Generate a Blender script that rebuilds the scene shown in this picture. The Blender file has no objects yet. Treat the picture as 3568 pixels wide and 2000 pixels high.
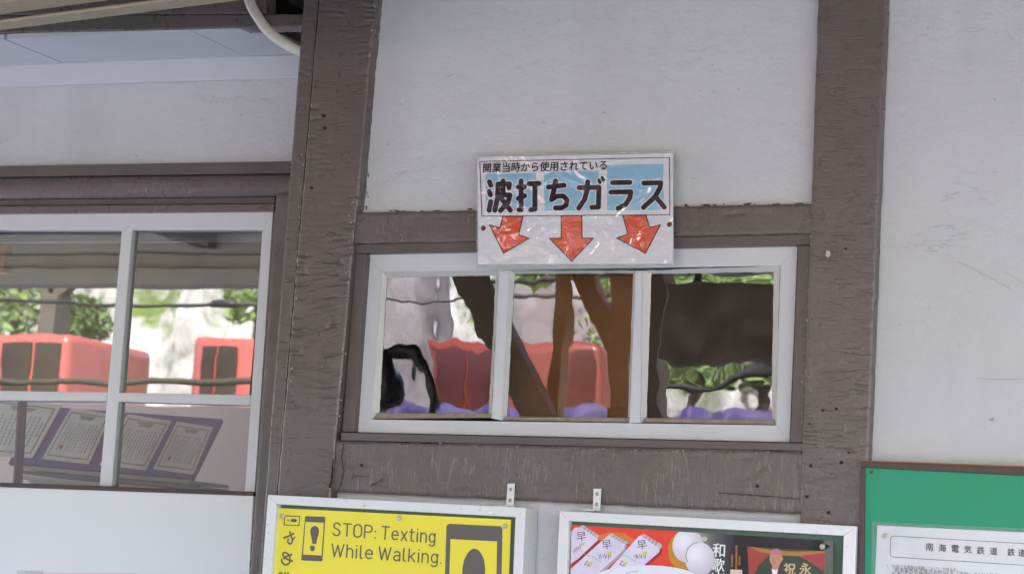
import bpy, bmesh, math, random
from mathutils import Vector, Matrix, noise

# ------------------------------------------------------------------ camera
SC = bpy.context.scene
COL = SC.collection
W_PX, H_PX, F_PX = 3568.0, 2000.0, 8000.0
YAW, PIT, ROL = math.radians(-23.64), math.radians(7.39), math.radians(3.497)
CAM = Vector((0.0, -4.0, 1.62))
fw = Vector((math.sin(YAW)*math.cos(PIT), math.cos(YAW)*math.cos(PIT), math.sin(PIT)))
rt = Vector((math.cos(YAW), -math.sin(YAW), 0))
up = rt.cross(fw)
rt, up = rt*math.cos(ROL)+up*math.sin(ROL), up*math.cos(ROL)-rt*math.sin(ROL)
cd = bpy.data.cameras.new('camera')
cd.sensor_width = 36.0
cd.lens = F_PX/W_PX*36.0
cd.clip_start, cd.clip_end = 0.05, 400.0
cam = bpy.data.objects.new('camera', cd)
COL.objects.link(cam)
cam.matrix_world = Matrix((( rt.x, up.x, -fw.x, CAM.x), (rt.y, up.y, -fw.y, CAM.y), (rt.z, up.z, -fw.z, CAM.z), (0, 0, 0, 1)))
cd.dof.use_dof = True
cd.dof.focus_distance = 4.55
cd.dof.aperture_fstop = 9.0
SC.camera = cam

# ------------------------------------------------------------------ light
SUN_EL, SUN_AZ = math.radians(50), math.radians(14)      # sun behind the building, a little to the right
wd = bpy.data.worlds.new('World'); SC.world = wd; wd.use_nodes = True
nt = wd.node_tree
sky = nt.nodes.new('ShaderNodeTexSky'); sky.sky_type = 'NISHITA'; sky.sun_disc = False
sky.sun_elevation = SUN_EL; sky.sun_rotation = SUN_AZ
bg = nt.nodes['Background']; bg.inputs['Strength'].default_value = 0.15
nt.links.new(sky.outputs[0], bg.inputs[0])
sd = bpy.data.lights.new('sun', 'SUN'); sd.energy = 4.0; sd.angle = math.radians(0.5); sd.color = (1, 0.95, 0.88)
sun = bpy.data.objects.new('sun', sd); COL.objects.link(sun)
sdir = Vector((math.sin(SUN_AZ)*math.cos(SUN_EL), math.cos(SUN_AZ)*math.cos(SUN_EL), math.sin(SUN_EL)))
sun.location = sdir*20
sun.rotation_euler = (-sdir).to_track_quat('-Z', 'Y').to_euler()
vs = SC.view_settings
vs.view_transform = 'Standard'; vs.look = 'None'; vs.gamma = 1.0; vs.use_curve_mapping = False
vs.exposure = 3.12
SC.cycles.max_bounces = 10
SC.cycles.diffuse_bounces = 5
SC.cycles.transparent_max_bounces = 12
SC.cycles.use_denoising = True
SC.cycles.caustics_reflective = False
SC.cycles.caustics_refractive = False
SC.cycles.sample_clamp_indirect = 6.0

# ------------------------------------------------------------------ helpers
def ray(px, py):
    return fw + rt*((px-W_PX/2)/F_PX) + up*((H_PX/2-py)/F_PX)
def P(px, py, Y):
    d = ray(px, py); return CAM + d*((Y-CAM.y)/d.y)
def PZ(px, py, Z):
    d = ray(px, py); return CAM + d*((Z-CAM.z)/d.z)
def PP(px, py, p0, n):
    d = ray(px, py); return CAM + d*((p0-CAM).dot(n)/d.dot(n))
def M(px, py, D):                          # where a thing stands that the glass shows at distance D behind it
    p = P(px, py, D); p.y = 2*(0.293 if px < 960 else 0.047)-D; return p

WORLD = {}
def props(o, label=None, cat=None, group=None, kind=None):
    if label: o['label'] = label
    if cat: o['category'] = cat
    if group: o['group'] = group
    if kind: o['kind'] = kind
    return o
def thing(name, loc, label, cat, group=None):
    o = bpy.data.objects.new(name, None); o.empty_display_size = 0.05
    COL.objects.link(o); o.location = loc; WORLD[o.name] = Vector(loc)
    return props(o, label, cat, group)
def link(name, me, center, mat, parent=None):
    o = bpy.data.objects.new(name, me); COL.objects.link(o)
    if mat is not None and not me.materials: me.materials.append(mat)
    WORLD[o.name] = Vector(center)
    if parent: o.parent = parent; o.location = Vector(center)-WORLD[parent.name]
    else: o.location = center
    return o
def mesh(name, vs_, fs, mat, parent=None, smooth=False):
    vs_ = [Vector(v) for v in vs_]
    lo = Vector((min(v[i] for v in vs_) for i in range(3))); hi = Vector((max(v[i] for v in vs_) for i in range(3)))
    c = (lo+hi)/2
    me = bpy.data.meshes.new(name); me.from_pydata([v-c for v in vs_], [], fs); me.update()
    if smooth: me.polygons.foreach_set('use_smooth', [True]*len(me.polygons))
    return link(name, me, c, mat, parent)
def bm_obj(name, bm, mat, parent=None, smooth=False):
    vs_ = [v.co for v in bm.verts]
    lo = Vector((min(v[i] for v in vs_) for i in range(3))); hi = Vector((max(v[i] for v in vs_) for i in range(3)))
    c = (lo+hi)/2
    bmesh.ops.translate(bm, verts=bm.verts, vec=-c)
    me = bpy.data.meshes.new(name); bm.to_mesh(me); bm.free()
    if smooth: me.polygons.foreach_set('use_smooth', [True]*len(me.polygons))
    return link(name, me, c, mat, parent)
def bm_prism(bm, front, dv, bevel=0.0):
    """front: world points in order TL,TR,BR,BL.. (seen from -y), extruded by dv"""
    n = len(front); dv = Vector(dv)
    a = [bm.verts.new(p) for p in front]; b = [bm.verts.new(Vector(p)+dv) for p in front]
    fs = [bm.faces.new(a[::-1]), bm.faces.new(b)]
    for i in range(n):
        j = (i+1) % n
        fs.append(bm.faces.new((a[i], a[j], b[j], b[i])))
    if bevel:
        es = set(e for f in fs for e in f.edges)
        bmesh.ops.bevel(bm, geom=list(es), offset=bevel, segments=2, affect='EDGES', profile=0.6)
    return bm
def fin(bm):
    bmesh.ops.recalc_face_normals(bm, faces=bm.faces); return bm
def slab(name, q, Y, depth, mat, parent=None, bevel=0.0015):
    bm = bmesh.new(); bm_prism(bm, [P(x, y, Y) for x, y in q], (0, depth, 0), bevel)
    return bm_obj(name, fin(bm), mat, parent)
def box(name, lo, hi, mat, parent=None, bevel=0.0):
    (x0, y0, z0), (x1, y1, z1) = lo, hi
    bm = bmesh.new(); bm_prism(bm, [(x0, y0, z1), (x1, y0, z1), (x1, y0, z0), (x0, y0, z0)], (0, y1-y0, 0), bevel)
    return bm_obj(name, fin(bm), mat, parent)
def bar(name, a, b, w, h, mat, parent=None):
    a, b = Vector(a), Vector(b); d = (b-a).normalized()
    s = d.cross(Vector((0, 1, 0)))
    if s.length < 1e-3: s = Vector((1, 0, 0))
    s.normalize(); t = s.cross(d).normalized()
    bm = bmesh.new(); bm_prism(bm, [a+s*w/2+t*h/2, a-s*w/2+t*h/2, a-s*w/2-t*h/2, a+s*w/2-t*h/2], b-a, 0.004)
    return bm_obj(name, fin(bm), mat, parent)
def tube(name, pts, r, mat, parent=None, seg=12):
    pts = [Vector(p) for p in pts]; vs_, fs = [], []
    prev = None
    for i, p in enumerate(pts):
        d = (pts[min(i+1, len(pts)-1)]-pts[max(i-1, 0)]).normalized()
        u = d.cross(Vector((0, 1, 0))) if prev is None else prev - d*prev.dot(d)
        if u.length < 1e-4: u = d.cross(Vector((1, 0, 0)))
        u.normalize(); prev = u; v = d.cross(u)
        rr = r[i] if isinstance(r, (list, tuple)) else r
        for k in range(seg):
            a = 2*math.pi*k/seg; vs_.append(p+(u*math.cos(a)+v*math.sin(a))*rr)
    for i in range(len(pts)-1):
        for k in range(seg):
            fs.append((i*seg+k, i*seg+(k+1) % seg, (i+1)*seg+(k+1) % seg, (i+1)*seg+k))
    fs.append(tuple(range(seg))[::-1]); fs.append(tuple(range((len(pts)-1)*seg, len(pts)*seg)))
    return mesh(name, vs_, fs, mat, parent, True)
def smooth_path(ctrl, n=8):
    out = []
    c = [Vector(p) for p in ctrl]; c = [2*c[0]-c[1]]+c+[2*c[-1]-c[-2]]
    for i in range(1, len(c)-2):
        for k in range(n):
            t = k/n
            out.append(0.5*((2*c[i])+(c[i+1]-c[i-1])*t+(2*c[i-1]-5*c[i]+4*c[i+1]-c[i+2])*t*t+(-c[i-1]+3*c[i]-3*c[i+1]+c[i+2])*t**3))
    out.append(c[-2]); return out
def grid(name, q, Y, depth, mat, parent, cell, disp, edge=0.0, seed=0.0, round_=0.0):
    """a board whose front is a fine grid: disp(u_metres, v_metres, seed) pushes it in y; edges wander by `edge`"""
    TL, TR, BR, BL = [P(x, y, Y) for x, y in q]
    w, h = (TR-TL).length, (BL-TL).length
    n, m = max(2, int(w/cell)), max(2, int(h/cell))
    vs_, fs = [], []
    for j in range(m+1):
        v = j/m
        for i in range(n+1):
            u = i/n
            p = TL*(1-u)*(1-v)+TR*u*(1-v)+BR*u*v+BL*(1-u)*v
            if edge:
                k = edge*(0.7*noise.noise((p.x*6, p.z*14, seed+3))+0.6*noise.noise((p.x*40, p.z*60, seed+5)))
                eu = (2*u-1)**8*(1 if u > .5 else -1); ev = (2*v-1)**8*(1 if v > .5 else -1)
                p = p + Vector((k*eu, 0, -k*ev))
            dd = disp(p.x, p.z, seed) if disp else 0.0
            if round_:
                e = min(u*w, (1-u)*w, v*h, (1-v)*h)
                if e < round_: dd += (round_-e)**2/round_*0.6
            p.y += dd
            vs_.append(p)
    for j in range(m):
        for i in range(n):
            a = j*(n+1)+i; fs.append((a, a+n+1, a+n+2, a+1))
    nf = len(fs)
    ring = [i for i in range(n+1)]+[(j)*(n+1)+n for j in range(1, m+1)]+[m*(n+1)+i for i in range(n-1, -1, -1)]+[j*(n+1) for j in range(m-1, 0, -1)]
    b0 = len(vs_)
    for r_ in ring: vs_.append(vs_[r_].copy())
    for r_ in ring:
        p = vs_[r_].copy(); p.y = Y+depth; vs_.append(p)
    L = len(ring)
    for k in range(L):
        k2 = (k+1) % L; fs.append((b0+k, b0+k2, b0+L+k2, b0+L+k))
    o = mesh(name, vs_, fs, mat, parent)
    o.data.polygons.foreach_set('use_smooth', [True]*len(fs))
    return o
def poly(name, pts, Y, mat, parent=None, depth=0.0004):
    bm = bmesh.new(); bm_prism(bm, [P(x, y, Y) for x, y in pts], (0, depth, 0))
    return bm_obj(name, fin(bm), mat, parent)
def multi(name, polys, Y, mat, parent=None, depth=0.0003):
    """several printed shapes of one word or symbol, one mesh"""
    bm = bmesh.new()
    for k, pts in enumerate(polys):
        bm_prism(bm, [P(x, y, Y-0.00002*(k % 9)) for x, y in pts], (0, depth, 0))
    return bm_obj(name, fin(bm), mat, parent)
def circ(cx, cy, rx, ry=None, n=20, rot=0.0):
    ry = ry or rx; out = []
    for k in range(n):
        a = 2*math.pi*k/n; x, y = rx*math.cos(a), ry*math.sin(a)
        out.append((cx+x*math.cos(rot)-y*math.sin(rot), cy+x*math.sin(rot)+y*math.cos(rot)))
    return out
def stroke_polys(pts, w):
    out = []
    for (x0, y0), (x1, y1) in zip(pts[:-1], pts[1:]):
        d = math.hypot(x1-x0, y1-y0) or 1
        nx, ny = -(y1-y0)/d*w/2, (x1-x0)/d*w/2
        out.append([(x0+nx, y0+ny), (x1+nx, y1+ny), (x1-nx, y1-ny), (x0-nx, y0-ny)])
    for x, y in pts: out.append(circ(x, y, w/2, n=14))
    return out
def ring_polys(q, w):
    """thin outline along a closed pixel polygon"""
    out = []
    for a, b in zip(q, q[1:]+q[:1]): out += stroke_polys([a, b], w)[:1]
    out += [circ(x, y, w/2, n=8) for x, y in q]
    return out
def zt(s, ox, oy):
    return lambda pts: [(ox+x/s, oy+y/s) for x, y in pts]
def text(name, body, a, b, Y, mat, parent, bold=0.0, asp=1.0, upvec=None, depth=0.0003, fit=None):
    cu = bpy.data.curves.new('text_curve', 'FONT'); cu.body = body; cu.resolution_u = 4
    to = bpy.data.objects.new('text_tmp', cu); COL.objects.link(to)
    bpy.context.view_layer.update()
    dg = bpy.context.evaluated_depsgraph_get()
    me = bpy.data.meshes.new_from_object(to.evaluated_get(dg))
    bpy.data.objects.remove(to)
    A, B = P(*a, Y), P(*b, Y); d = B-A; L = d.length; d.normalize()
    xs = [v.co.x for v in me.vertices]; x0, x1 = min(xs), max(xs)
    s = L/(fit or (x1-x0)); U = upvec or Vector((-d.z, 0, d.x))
    base = [A+d*((v.co.x-x0)*s)+U*(v.co.y*s*asp) for v in me.vertices]; f0 = [tuple(p.vertices) for p in me.polygons]
    vs_, fs = [], []
    sh = [(0, 0)] if not bold else [(-bold, 0), (bold, 0), (0, bold), (0, -bold)]
    for k, (sx, sy) in enumerate(sh):
        n0 = len(vs_); vs_ += [p+d*(sx*s)+U*(sy*s)+Vector((0, -0.00002*k, 0)) for p in base]; fs += [tuple(i+n0 for i in f) for f in f0]
    bpy.data.meshes.remove(me)
    return mesh(name, vs_, fs, mat, parent)

# ------------------------------------------------------------------ materials
def S(r, g, b):
    f = lambda c: (c/255/12.92 if c/255 <= 0.04045 else ((c/255+0.055)/1.055)**2.4)
    return (f(r), f(g), f(b), 1)
class NT:
    def __init__(s, name):
        s.m = bpy.data.materials.new(name); s.m.use_nodes = True; s.t = s.m.node_tree
        s.b = s.t.nodes['Principled BSDF']; s.geo = None
    def n(s, typ, **kw):
        nd = s.t.nodes.new(typ)
        for k, v in kw.items():
            if k in nd.inputs: nd.inputs[k].default_value = v
            else: setattr(nd, k, v)
        return nd
    def l(s, a, b): s.t.links.new(a, b)
    def pos(s, sx=1, sy=1, sz=1, off=(0, 0, 0)):
        if not s.geo: s.geo = s.n('ShaderNodeNewGeometry')
        mp = s.n('ShaderNodeMapping'); mp.inputs['Scale'].default_value = (sx, sy, sz); mp.inputs['Location'].default_value = off
        s.l(s.geo.outputs['Position'], mp.inputs['Vector']); return mp.outputs[0]
    def noise(s, vec, scale=1.0, detail=4, rough=0.55, dist=0.0):
        nd = s.n('ShaderNodeTexNoise'); nd.inputs['Scale'].default_value = scale; nd.inputs['Detail'].default_value = detail
        nd.inputs['Roughness'].default_value = rough; nd.inputs['Distortion'].default_value = dist
        s.l(vec, nd.inputs['Vector']); return nd.outputs['Fac']
    def ramp(s, fac, *stops):
        nd = s.n('ShaderNodeValToRGB'); cr = nd.color_ramp
        while len(cr.elements) > len(stops): cr.elements.remove(cr.elements[-1])
        while len(cr.elements) < len(stops): cr.elements.new(0.5)
        for e, (p, c) in zip(cr.elements, stops):
            e.position = p; e.color = c if isinstance(c, tuple) else (c, c, c, 1)
        s.l(fac, nd.inputs['Fac']); return nd.outputs['Color']
    def mix(s, fac, a, b, blend='MIX'):
        nd = s.n('ShaderNodeMix', data_type='RGBA', blend_type=blend)
        for sock, v in ((nd.inputs[0], fac), (nd.inputs[6], a), (nd.inputs[7], b)):
            if isinstance(v, (float, int, tuple)): sock.default_value = v
            else: s.l(v, sock)
        return nd.outputs[2]
    def math(s, op, a, b=0.0):
        nd = s.n('ShaderNodeMath', operation=op)
        for sock, v in ((nd.inputs[0], a), (nd.inputs[1], b)):
            if isinstance(v, (float, int)): sock.default_value = v
            else: s.l(v, sock)
        return nd.outputs[0]
    def bump(s, h, strength=0.5, dist=0.001, prev=None):
        nd = s.n('ShaderNodeBump'); nd.inputs['Strength'].default_value = strength; nd.inputs['Distance'].default_value = dist
        s.l(h, nd.inputs['Height'])
        if prev: s.l(prev, nd.inputs['Normal'])
        return nd.outputs[0]
    def out(s, col=None, rough=None, normal=None, spec=None, metal=None, coat=None):
        for k, v in (('Base Color', col), ('Roughness', rough), ('Normal', normal), ('Specular IOR Level', spec), ('Metallic', metal), ('Coat Weight', coat)):
            if v is None: continue
            if isinstance(v, (float, int, tuple)): s.b.inputs[k].default_value = v
            else: s.l(v, s.b.inputs[k])
        return s.m
def plain(name, c, rough=0.5, var=0.12, scale=20, bump=0.0, spec=None, metal=None, coat=None):
    t = NT(name)
    n1 = t.noise(t.pos(), scale, 5)
    dark = tuple(v*(1-var) for v in c[:3])+(1,); lite = tuple(min(1, v*(1+var)) for v in c[:3])+(1,)
    col = t.ramp(n1, (0.3, dark), (0.7, lite))
    nm = t.bump(t.noise(t.pos(), scale*14, 3), bump, 0.001) if bump else None
    return t.out(col, rough, nm, spec, metal, coat)

def plaster_mat():
    t = NT('white_plaster'); v = t.pos()
    n1 = t.noise(v, 3.0, 6, 0.6); n2 = t.noise(t.pos(14, 14, 5), 1.0, 5)
    col = t.mix(n1, (0.575, 0.57, 0.588, 1), (0.66, 0.652, 0.662, 1))
    col = t.mix(t.math('MULTIPLY', n2, 0.35), col, (0.55, 0.54, 0.55, 1))
    gr = t.noise(t.pos(230, 230, 260), 1.0, 3, 0.7); col = t.mix(t.math('MULTIPLY', gr, 0.30), col, (0.47, 0.465, 0.475, 1))
    nick = t.ramp(t.noise(t.pos(34, 34, 95, (3, 0, 7)), 1.0, 3, 0.5, 1.2), (0.70, 0.0), (0.76, 1.0))
    nick2 = t.ramp(t.noise(t.pos(9, 9, 9), 1.0, 2), (0.48, 0.0), (0.62, 1.0))
    col = t.mix(t.math('MULTIPLY', t.math('MULTIPLY', nick, nick2), 0.75), col, (0.16, 0.14, 0.13, 1))
    crack = t.ramp(t.noise(t.pos(2.2, 2.2, 7, (1, 2, 4)), 1.0, 7, 0.62, 0.6), (0.494, 0.0), (0.4985, 1.0), (0.503, 0.0))
    cm = t.ramp(t.noise(t.pos(3, 3, 3, (5, 0, 0)), 1.0, 2), (0.56, 0.0), (0.66, 1.0))
    col = t.mix(t.math('MULTIPLY', t.math('MULTIPLY', crack, cm), 0.55), col, (0.2, 0.18, 0.17, 1))
    h1 = t.noise(t.pos(120, 120, 150), 1.0, 5, 0.65); h2 = t.noise(t.pos(13, 13, 17), 1.0, 3, 0.5)
    stain = t.ramp(t.noise(t.pos(5, 5, 1.1, (7, 0, 2)), 1.0, 5, 0.6), (0.5, 0.0), (0.72, 1.0)); col = t.mix(t.math('MULTIPLY', stain, 0.30), col, (0.43, 0.42, 0.43, 1))
    b = t.bump(h2, 0.8, 0.007); b = t.bump(h1, 0.7, 0.0022, b); b = t.bump(nick, -0.5, 0.001, b)
    return t.out(col, 0.72, b, 0.3)
def timber_mat(name, along='z', c=(0.128, 0.100, 0.088), scuff=0.5):
    t = NT(name)
    if along == 'z': va, vb, vc = (15, 15, 125), (150, 150, 8), (26, 26, 210)
    else: va, vb, vc = (125, 125, 15), (8, 8, 150), (210, 210, 26)
    n0 = t.noise(t.pos(5, 5, 5), 1.0, 5, 0.6)
    col = t.mix(n0, tuple(v*0.80 for v in c)+(1,), tuple(v*1.20 for v in c)+(1,))
    patch = t.ramp(t.noise(t.pos(7, 7, 6, (2, 2, 2)), 1.0, 4, 0.6), (0.40, 0.12), (0.62, 1.0))
    rip = t.noise(t.pos(*va), 1.0, 3, 0.55, 1.2); rip2 = t.noise(t.pos(*vc), 1.0, 2, 0.5, 0.8)
    slit = t.math('MULTIPLY', t.ramp(rip, (0.30, 1.0), (0.40, 0.0)), patch)
    slit2 = t.math('MULTIPLY', t.ramp(rip2, (0.28, 1.0), (0.38, 0.0)), patch)
    sl = t.math('MAXIMUM', slit, slit2)
    col = t.mix(t.math('MULTIPLY', sl, 0.30), col, (0.045, 0.034, 0.030, 1))
    holes = t.ramp(t.noise(t.pos(40, 40, 40, (2, 9, 5)), 1.0, 1), (0.79, 0.0), (0.82, 1.0))
    col = t.mix(t.math('MULTIPLY', holes, 0.9), col, (0.02, 0.015, 0.012, 1))
    fleck = t.ramp(t.noise(t.pos(150, 150, 190, (0, 3, 1)), 1.0, 3, 0.7), (0.66, 0.0), (0.76, 1.0))
    fm = t.ramp(t.noise(t.pos(11, 11, 9, (4, 4, 1)), 1.0, 3), (0.46, 0.0), (0.62, 1.0))
    col = t.mix(t.math('MULTIPLY', t.math('MULTIPLY', fleck, fm), scuff), col, (0.42, 0.38, 0.35, 1))
    h = t.math('SUBTRACT', t.math('MULTIPLY', t.noise(t.pos(45, 45, 45), 1.0, 5, 0.65), 0.8), sl)
    b = t.bump(h, 0.5, 0.0028)
    b = t.bump(t.math('MULTIPLY', t.noise(t.pos(*vb), 1.0, 4, 0.6), 0.4), 0.25, 0.0015, b)
    b = t.bump(t.noise(t.pos(260, 260, 260), 1.0, 3), 0.4, 0.0008, b); b = t.bump(holes, -0.8, 0.003, b)
    rough = t.ramp(t.noise(t.pos(30, 30, 30), 1.0, 3), (0.3, 0.22), (0.7, 0.45))
    return t.out(col, rough, b, 0.6)
def whitewood_mat(name, c=(0.62, 0.62, 0.62), along='x', crack=0.5):
    t = NT(name)
    va = (10, 10, 260) if along == 'x' else (260, 260, 10)
    n0 = t.noise(t.pos(8, 8, 8), 1.0, 4)
    col = t.mix(n0, tuple(v*0.94 for v in c)+(1,), tuple(v*1.05 for v in c)+(1,))
    g = t.noise(t.pos(*va), 1.0, 4, 0.6, 0.5)
    sl = t.ramp(g, (0.27, 1.0), (0.35, 0.0)); msk = t.ramp(t.noise(t.pos(14, 14, 14, (1, 1, 1)), 1.0, 2), (0.5, 0.0), (0.64, 1.0))
    col = t.mix(t.math('MULTIPLY', t.math('MULTIPLY', sl, msk), crack), col, (0.25, 0.22, 0.19, 1))
    b = t.bump(g, 0.3, 0.001)
    return t.out(col, 0.5, b, 0.4)
def glass_mat(name, tint, ior):
    t = NT(name); t.t.nodes.remove(t.b)
    tr = t.n('ShaderNodeBsdfTransparent'); tr.inputs[0].default_value = tint
    gl = t.n('ShaderNodeBsdfGlossy'); gl.inputs['Roughness'].default_value = 0.0; gl.inputs[0].default_value = (1, 1, 1, 1)
    fr = t.n('ShaderNodeFresnel'); fr.inputs['IOR'].default_value = ior
    mx = t.n('ShaderNodeMixShader'); t.l(fr.outputs[0], mx.inputs[0]); t.l(tr.outputs[0], mx.inputs[1]); t.l(gl.outputs[0], mx.inputs[2])
    t.l(mx.outputs[0], t.t.nodes['Material Output'].inputs['Surface']); return t.m
def laminate_mat(name, c, crinkle=1.0, ior=2.4):
    """print under a clear crinkled laminate: diffuse colour with a glossy coat"""
    t = NT(name)
    col = t.mix(t.noise(t.pos(), 12, 3), tuple(v*0.95 for v in c[:3])+(1,), tuple(min(1, v*1.04) for v in c[:3])+(1,))
    h = t.noise(t.pos(16, 16, 22), 1.0, 2, 0.5, 1.0); h2 = t.noise(t.pos(75, 75, 110), 1.0, 2, 0.5, 2.0)
    pm = t.ramp(t.noise(t.pos(12, 12, 12, (3, 1, 8)), 1.0, 2), (0.5, 0.0), (0.62, 1.0))
    b = t.bump(h, crinkle, 0.007); b = t.bump(t.math('MULTIPLY', h2, pm), crinkle, 0.0009, b)
    m = t.out(col, 0.55, None, 0.25, None, 1.0)
    t.b.inputs['Coat Roughness'].default_value = 0.03; t.b.inputs['Coat IOR'].default_value = ior; t.l(b, t.b.inputs['Coat Normal']); return m
def clear_mat(name, a=0.25):
    t = NT(name); t.b.inputs['Base Color'].default_value = (0.55, 0.57, 0.56, 1); t.b.inputs['Alpha'].default_value = a
    b = t.bump(t.noise(t.pos(50, 50, 14), 1.0, 3, 0.5, 1.0), 0.6, 0.004); t.l(b, t.b.inputs['Normal'])
    t.b.inputs['Roughness'].default_value = 0.08; t.b.inputs['Specular IOR Level'].default_value = 0.8; return t.m
def alu_mat():
    t = NT('brushed_aluminium')
    n = t.noise(t.pos(60, 60, 60), 1.0, 4, 0.65); d = t.ramp(n, (0.62, 0.0), (0.74, 1.0))
    col = t.mix(t.noise(t.pos(6, 6, 6), 1.0, 4), (0.70, 0.69, 0.66, 1), (0.80, 0.79, 0.76, 1))
    col = t.mix(t.math('MULTIPLY', d, 0.55), col, (0.22, 0.21, 0.20, 1))
    return t.out(col, 0.38, t.bump(t.noise(t.pos(8, 8, 400), 1.0, 2), 0.08, 0.0005), 0.5, 0.12)
def fixture_mat():
    t = NT('cream_rusty_paint')
    col = t.mix(t.noise(t.pos(20, 20, 50), 1.0, 6), (0.30, 0.235, 0.15, 1), (0.44, 0.36, 0.26, 1))
    rust = t.ramp(t.noise(t.pos(34, 34, 50, (0, 1, 3)), 1.0, 5, 0.7), (0.64, 0.0), (0.72, 1.0))
    col = t.mix(t.math('MULTIPLY', rust, 0.8), col, (0.24, 0.10, 0.03, 1))
    return t.out(col, 0.5, t.bump(rust, 0.3, 0.001))

PLASTER = plaster_mat()
POST = timber_mat('brown_painted_post', 'z')
BEAM = timber_mat('brown_painted_beam', 'x')
TRIM = plain('brown_painted_trim', (0.112, 0.090, 0.082, 1), 0.42, 0.10, 14, 0.12)
TRIMZ = plain('brown_painted_upright_trim', (0.14, 0.115, 0.104, 1), 0.42, 0.14, 18, 0.25)
LINTEL = timber_mat('brown_painted_lintel', 'x', (0.132, 0.098, 0.092), 0.2)
SASH = whitewood_mat('white_painted_sash', (0.60, 0.60, 0.615))
ALWHITE = plain('white_window_frame', (0.66, 0.66, 0.66, 1), 0.4, 0.03, 6)
PUTTY = whitewood_mat('old_putty', (0.60, 0.58, 0.54), 'z', 0.8)
DIRTYPUTTY = plain('dirty_putty', (0.27, 0.22, 0.165, 1), 0.8, 0.25, 60, 0.4)
SOFFIT = plain('pale_blue_soffit', (0.60, 0.62, 0.64, 1), 0.6, 0.05, 4, 0.05)
MOULD = whitewood_mat('white_moulding', (0.62, 0.62, 0.65), 'x', 0.2)
ALU = alu_mat()
DARKGREEN = plain('dark_green_felt', S(88, 108, 92), 0.8, 0.1, 90, 0.2)
YELLOW = plain('yellow_print', S(240, 222, 66), 0.38, 0.035, 5)
GREYINK = plain('grey_ink', S(98, 90, 84), 0.45, 0.04, 30)
BLACKINK = plain('black_ink', S(36, 26, 30), 0.4, 0.05, 30)
LAMWHITE = laminate_mat('laminated_white', (0.71, 0.69, 0.725, 1))
LAMBLUE = laminate_mat('laminated_blue', S(140, 186, 212))
LAMRED = laminate_mat('laminated_red', S(222, 90, 62))
LAMBLACK = laminate_mat('laminated_black', S(40, 28, 34), 0.7, 1.6)
LAMEDGE = clear_mat('laminate_edge', 0.35)
SLEEVE = clear_mat('clear_sleeve', 0.10)
RUST = plain('rusty_screw', S(92, 60, 42), 0.7, 0.3, 200)
STEEL = plain('steel_screw', (0.35, 0.34, 0.32, 1), 0.4, 0.2, 200, 0, None, 0.8)
BOARDGREEN = plain('green_board', S(30, 146, 106), 0.55, 0.04, 200, 0.04)
BROWNPLASTIC = plain('dark_brown_edging', S(74, 52, 46), 0.45, 0.08, 30)
ORANGEWOOD = plain('orange_wood_edge', S(176, 112, 46), 0.6, 0.15, 60)
PAPER = laminate_mat('sleeved_paper', (0.78, 0.78, 0.80, 1), 0.25, 1.5)
PANELWHITE = plain('white_sheet_panel', (0.76, 0.77, 0.755, 1), 0.35, 0.015, 3)
PIPE = plain('ivory_pipe', (0.60, 0.57, 0.47, 1), 0.4, 0.05, 20)
CREAM = fixture_mat()
DARKVOID = plain('dark_timber_and_void', (0.03, 0.024, 0.02, 1), 0.8, 0.2, 30)
GLASS = glass_mat('window_glass', (0.97, 0.98, 0.96, 1), 2.6)
WAVYGLASS = glass_mat('wavy_old_glass', (0.84, 0.86, 0.84, 1), 2.3)

def rip_z(amp):
    def f(x, z, s):
        wv = noise.noise((x*7+s, z*9, s))*0.02
        patch = max(0.0, noise.noise((x*5, z*4, s+9))*1.4+0.45)
        a = noise.noise((x*22, (z+wv)*105, s+1))
        slit = max(0.0, noise.noise((x*26+4, (z+wv)*150, s+2))-0.18)
        return amp*(a*0.28*patch+slit*3.2*patch)+0.0006*noise.noise((x*18, z*12, s))
    return f
def rip_soft(amp):
    def f(x, z, s):
        wv = 0.012*noise.noise((x*9, z*7, s))
        a = noise.noise((x*7, (z+wv)*78, s+1))+0.5*noise.noise((x*12, (z+wv)*150, s+3))
        patch = max(0.15, noise.noise((x*4, z*3, s+9))+0.6)
        slit = max(0.0, noise.noise((x*20+4, (z+wv)*150, s+2))-0.34)
        return amp*(0.4*a*patch+2.0*slit*patch)+0.0005*noise.noise((x*18, z*12, s))
    return f
def rip_x(amp):
    def f(x, z, s):
        patch = max(0.0, noise.noise((x*4, z*5, s+9))*1.2+0.4)
        a = noise.noise((x*120, z*18, s+1))
        gouge = max(0.0, noise.noise((x*22, z*60, s+2))-0.3)
        return amp*(a*0.25*patch+gouge*1.6)+0.0006*noise.noise((x*12, z*18, s))
    return f
def trowel(x, z, s):
    return 0.0014*noise.noise((x*5, z*5, s))+0.0008*noise.noise((x*22, z*27, s+2))+0.0006*noise.noise((x*55, z*68, s+4))+0.00035*max(0, noise.noise((x*30, z*90, s+6)))

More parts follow.
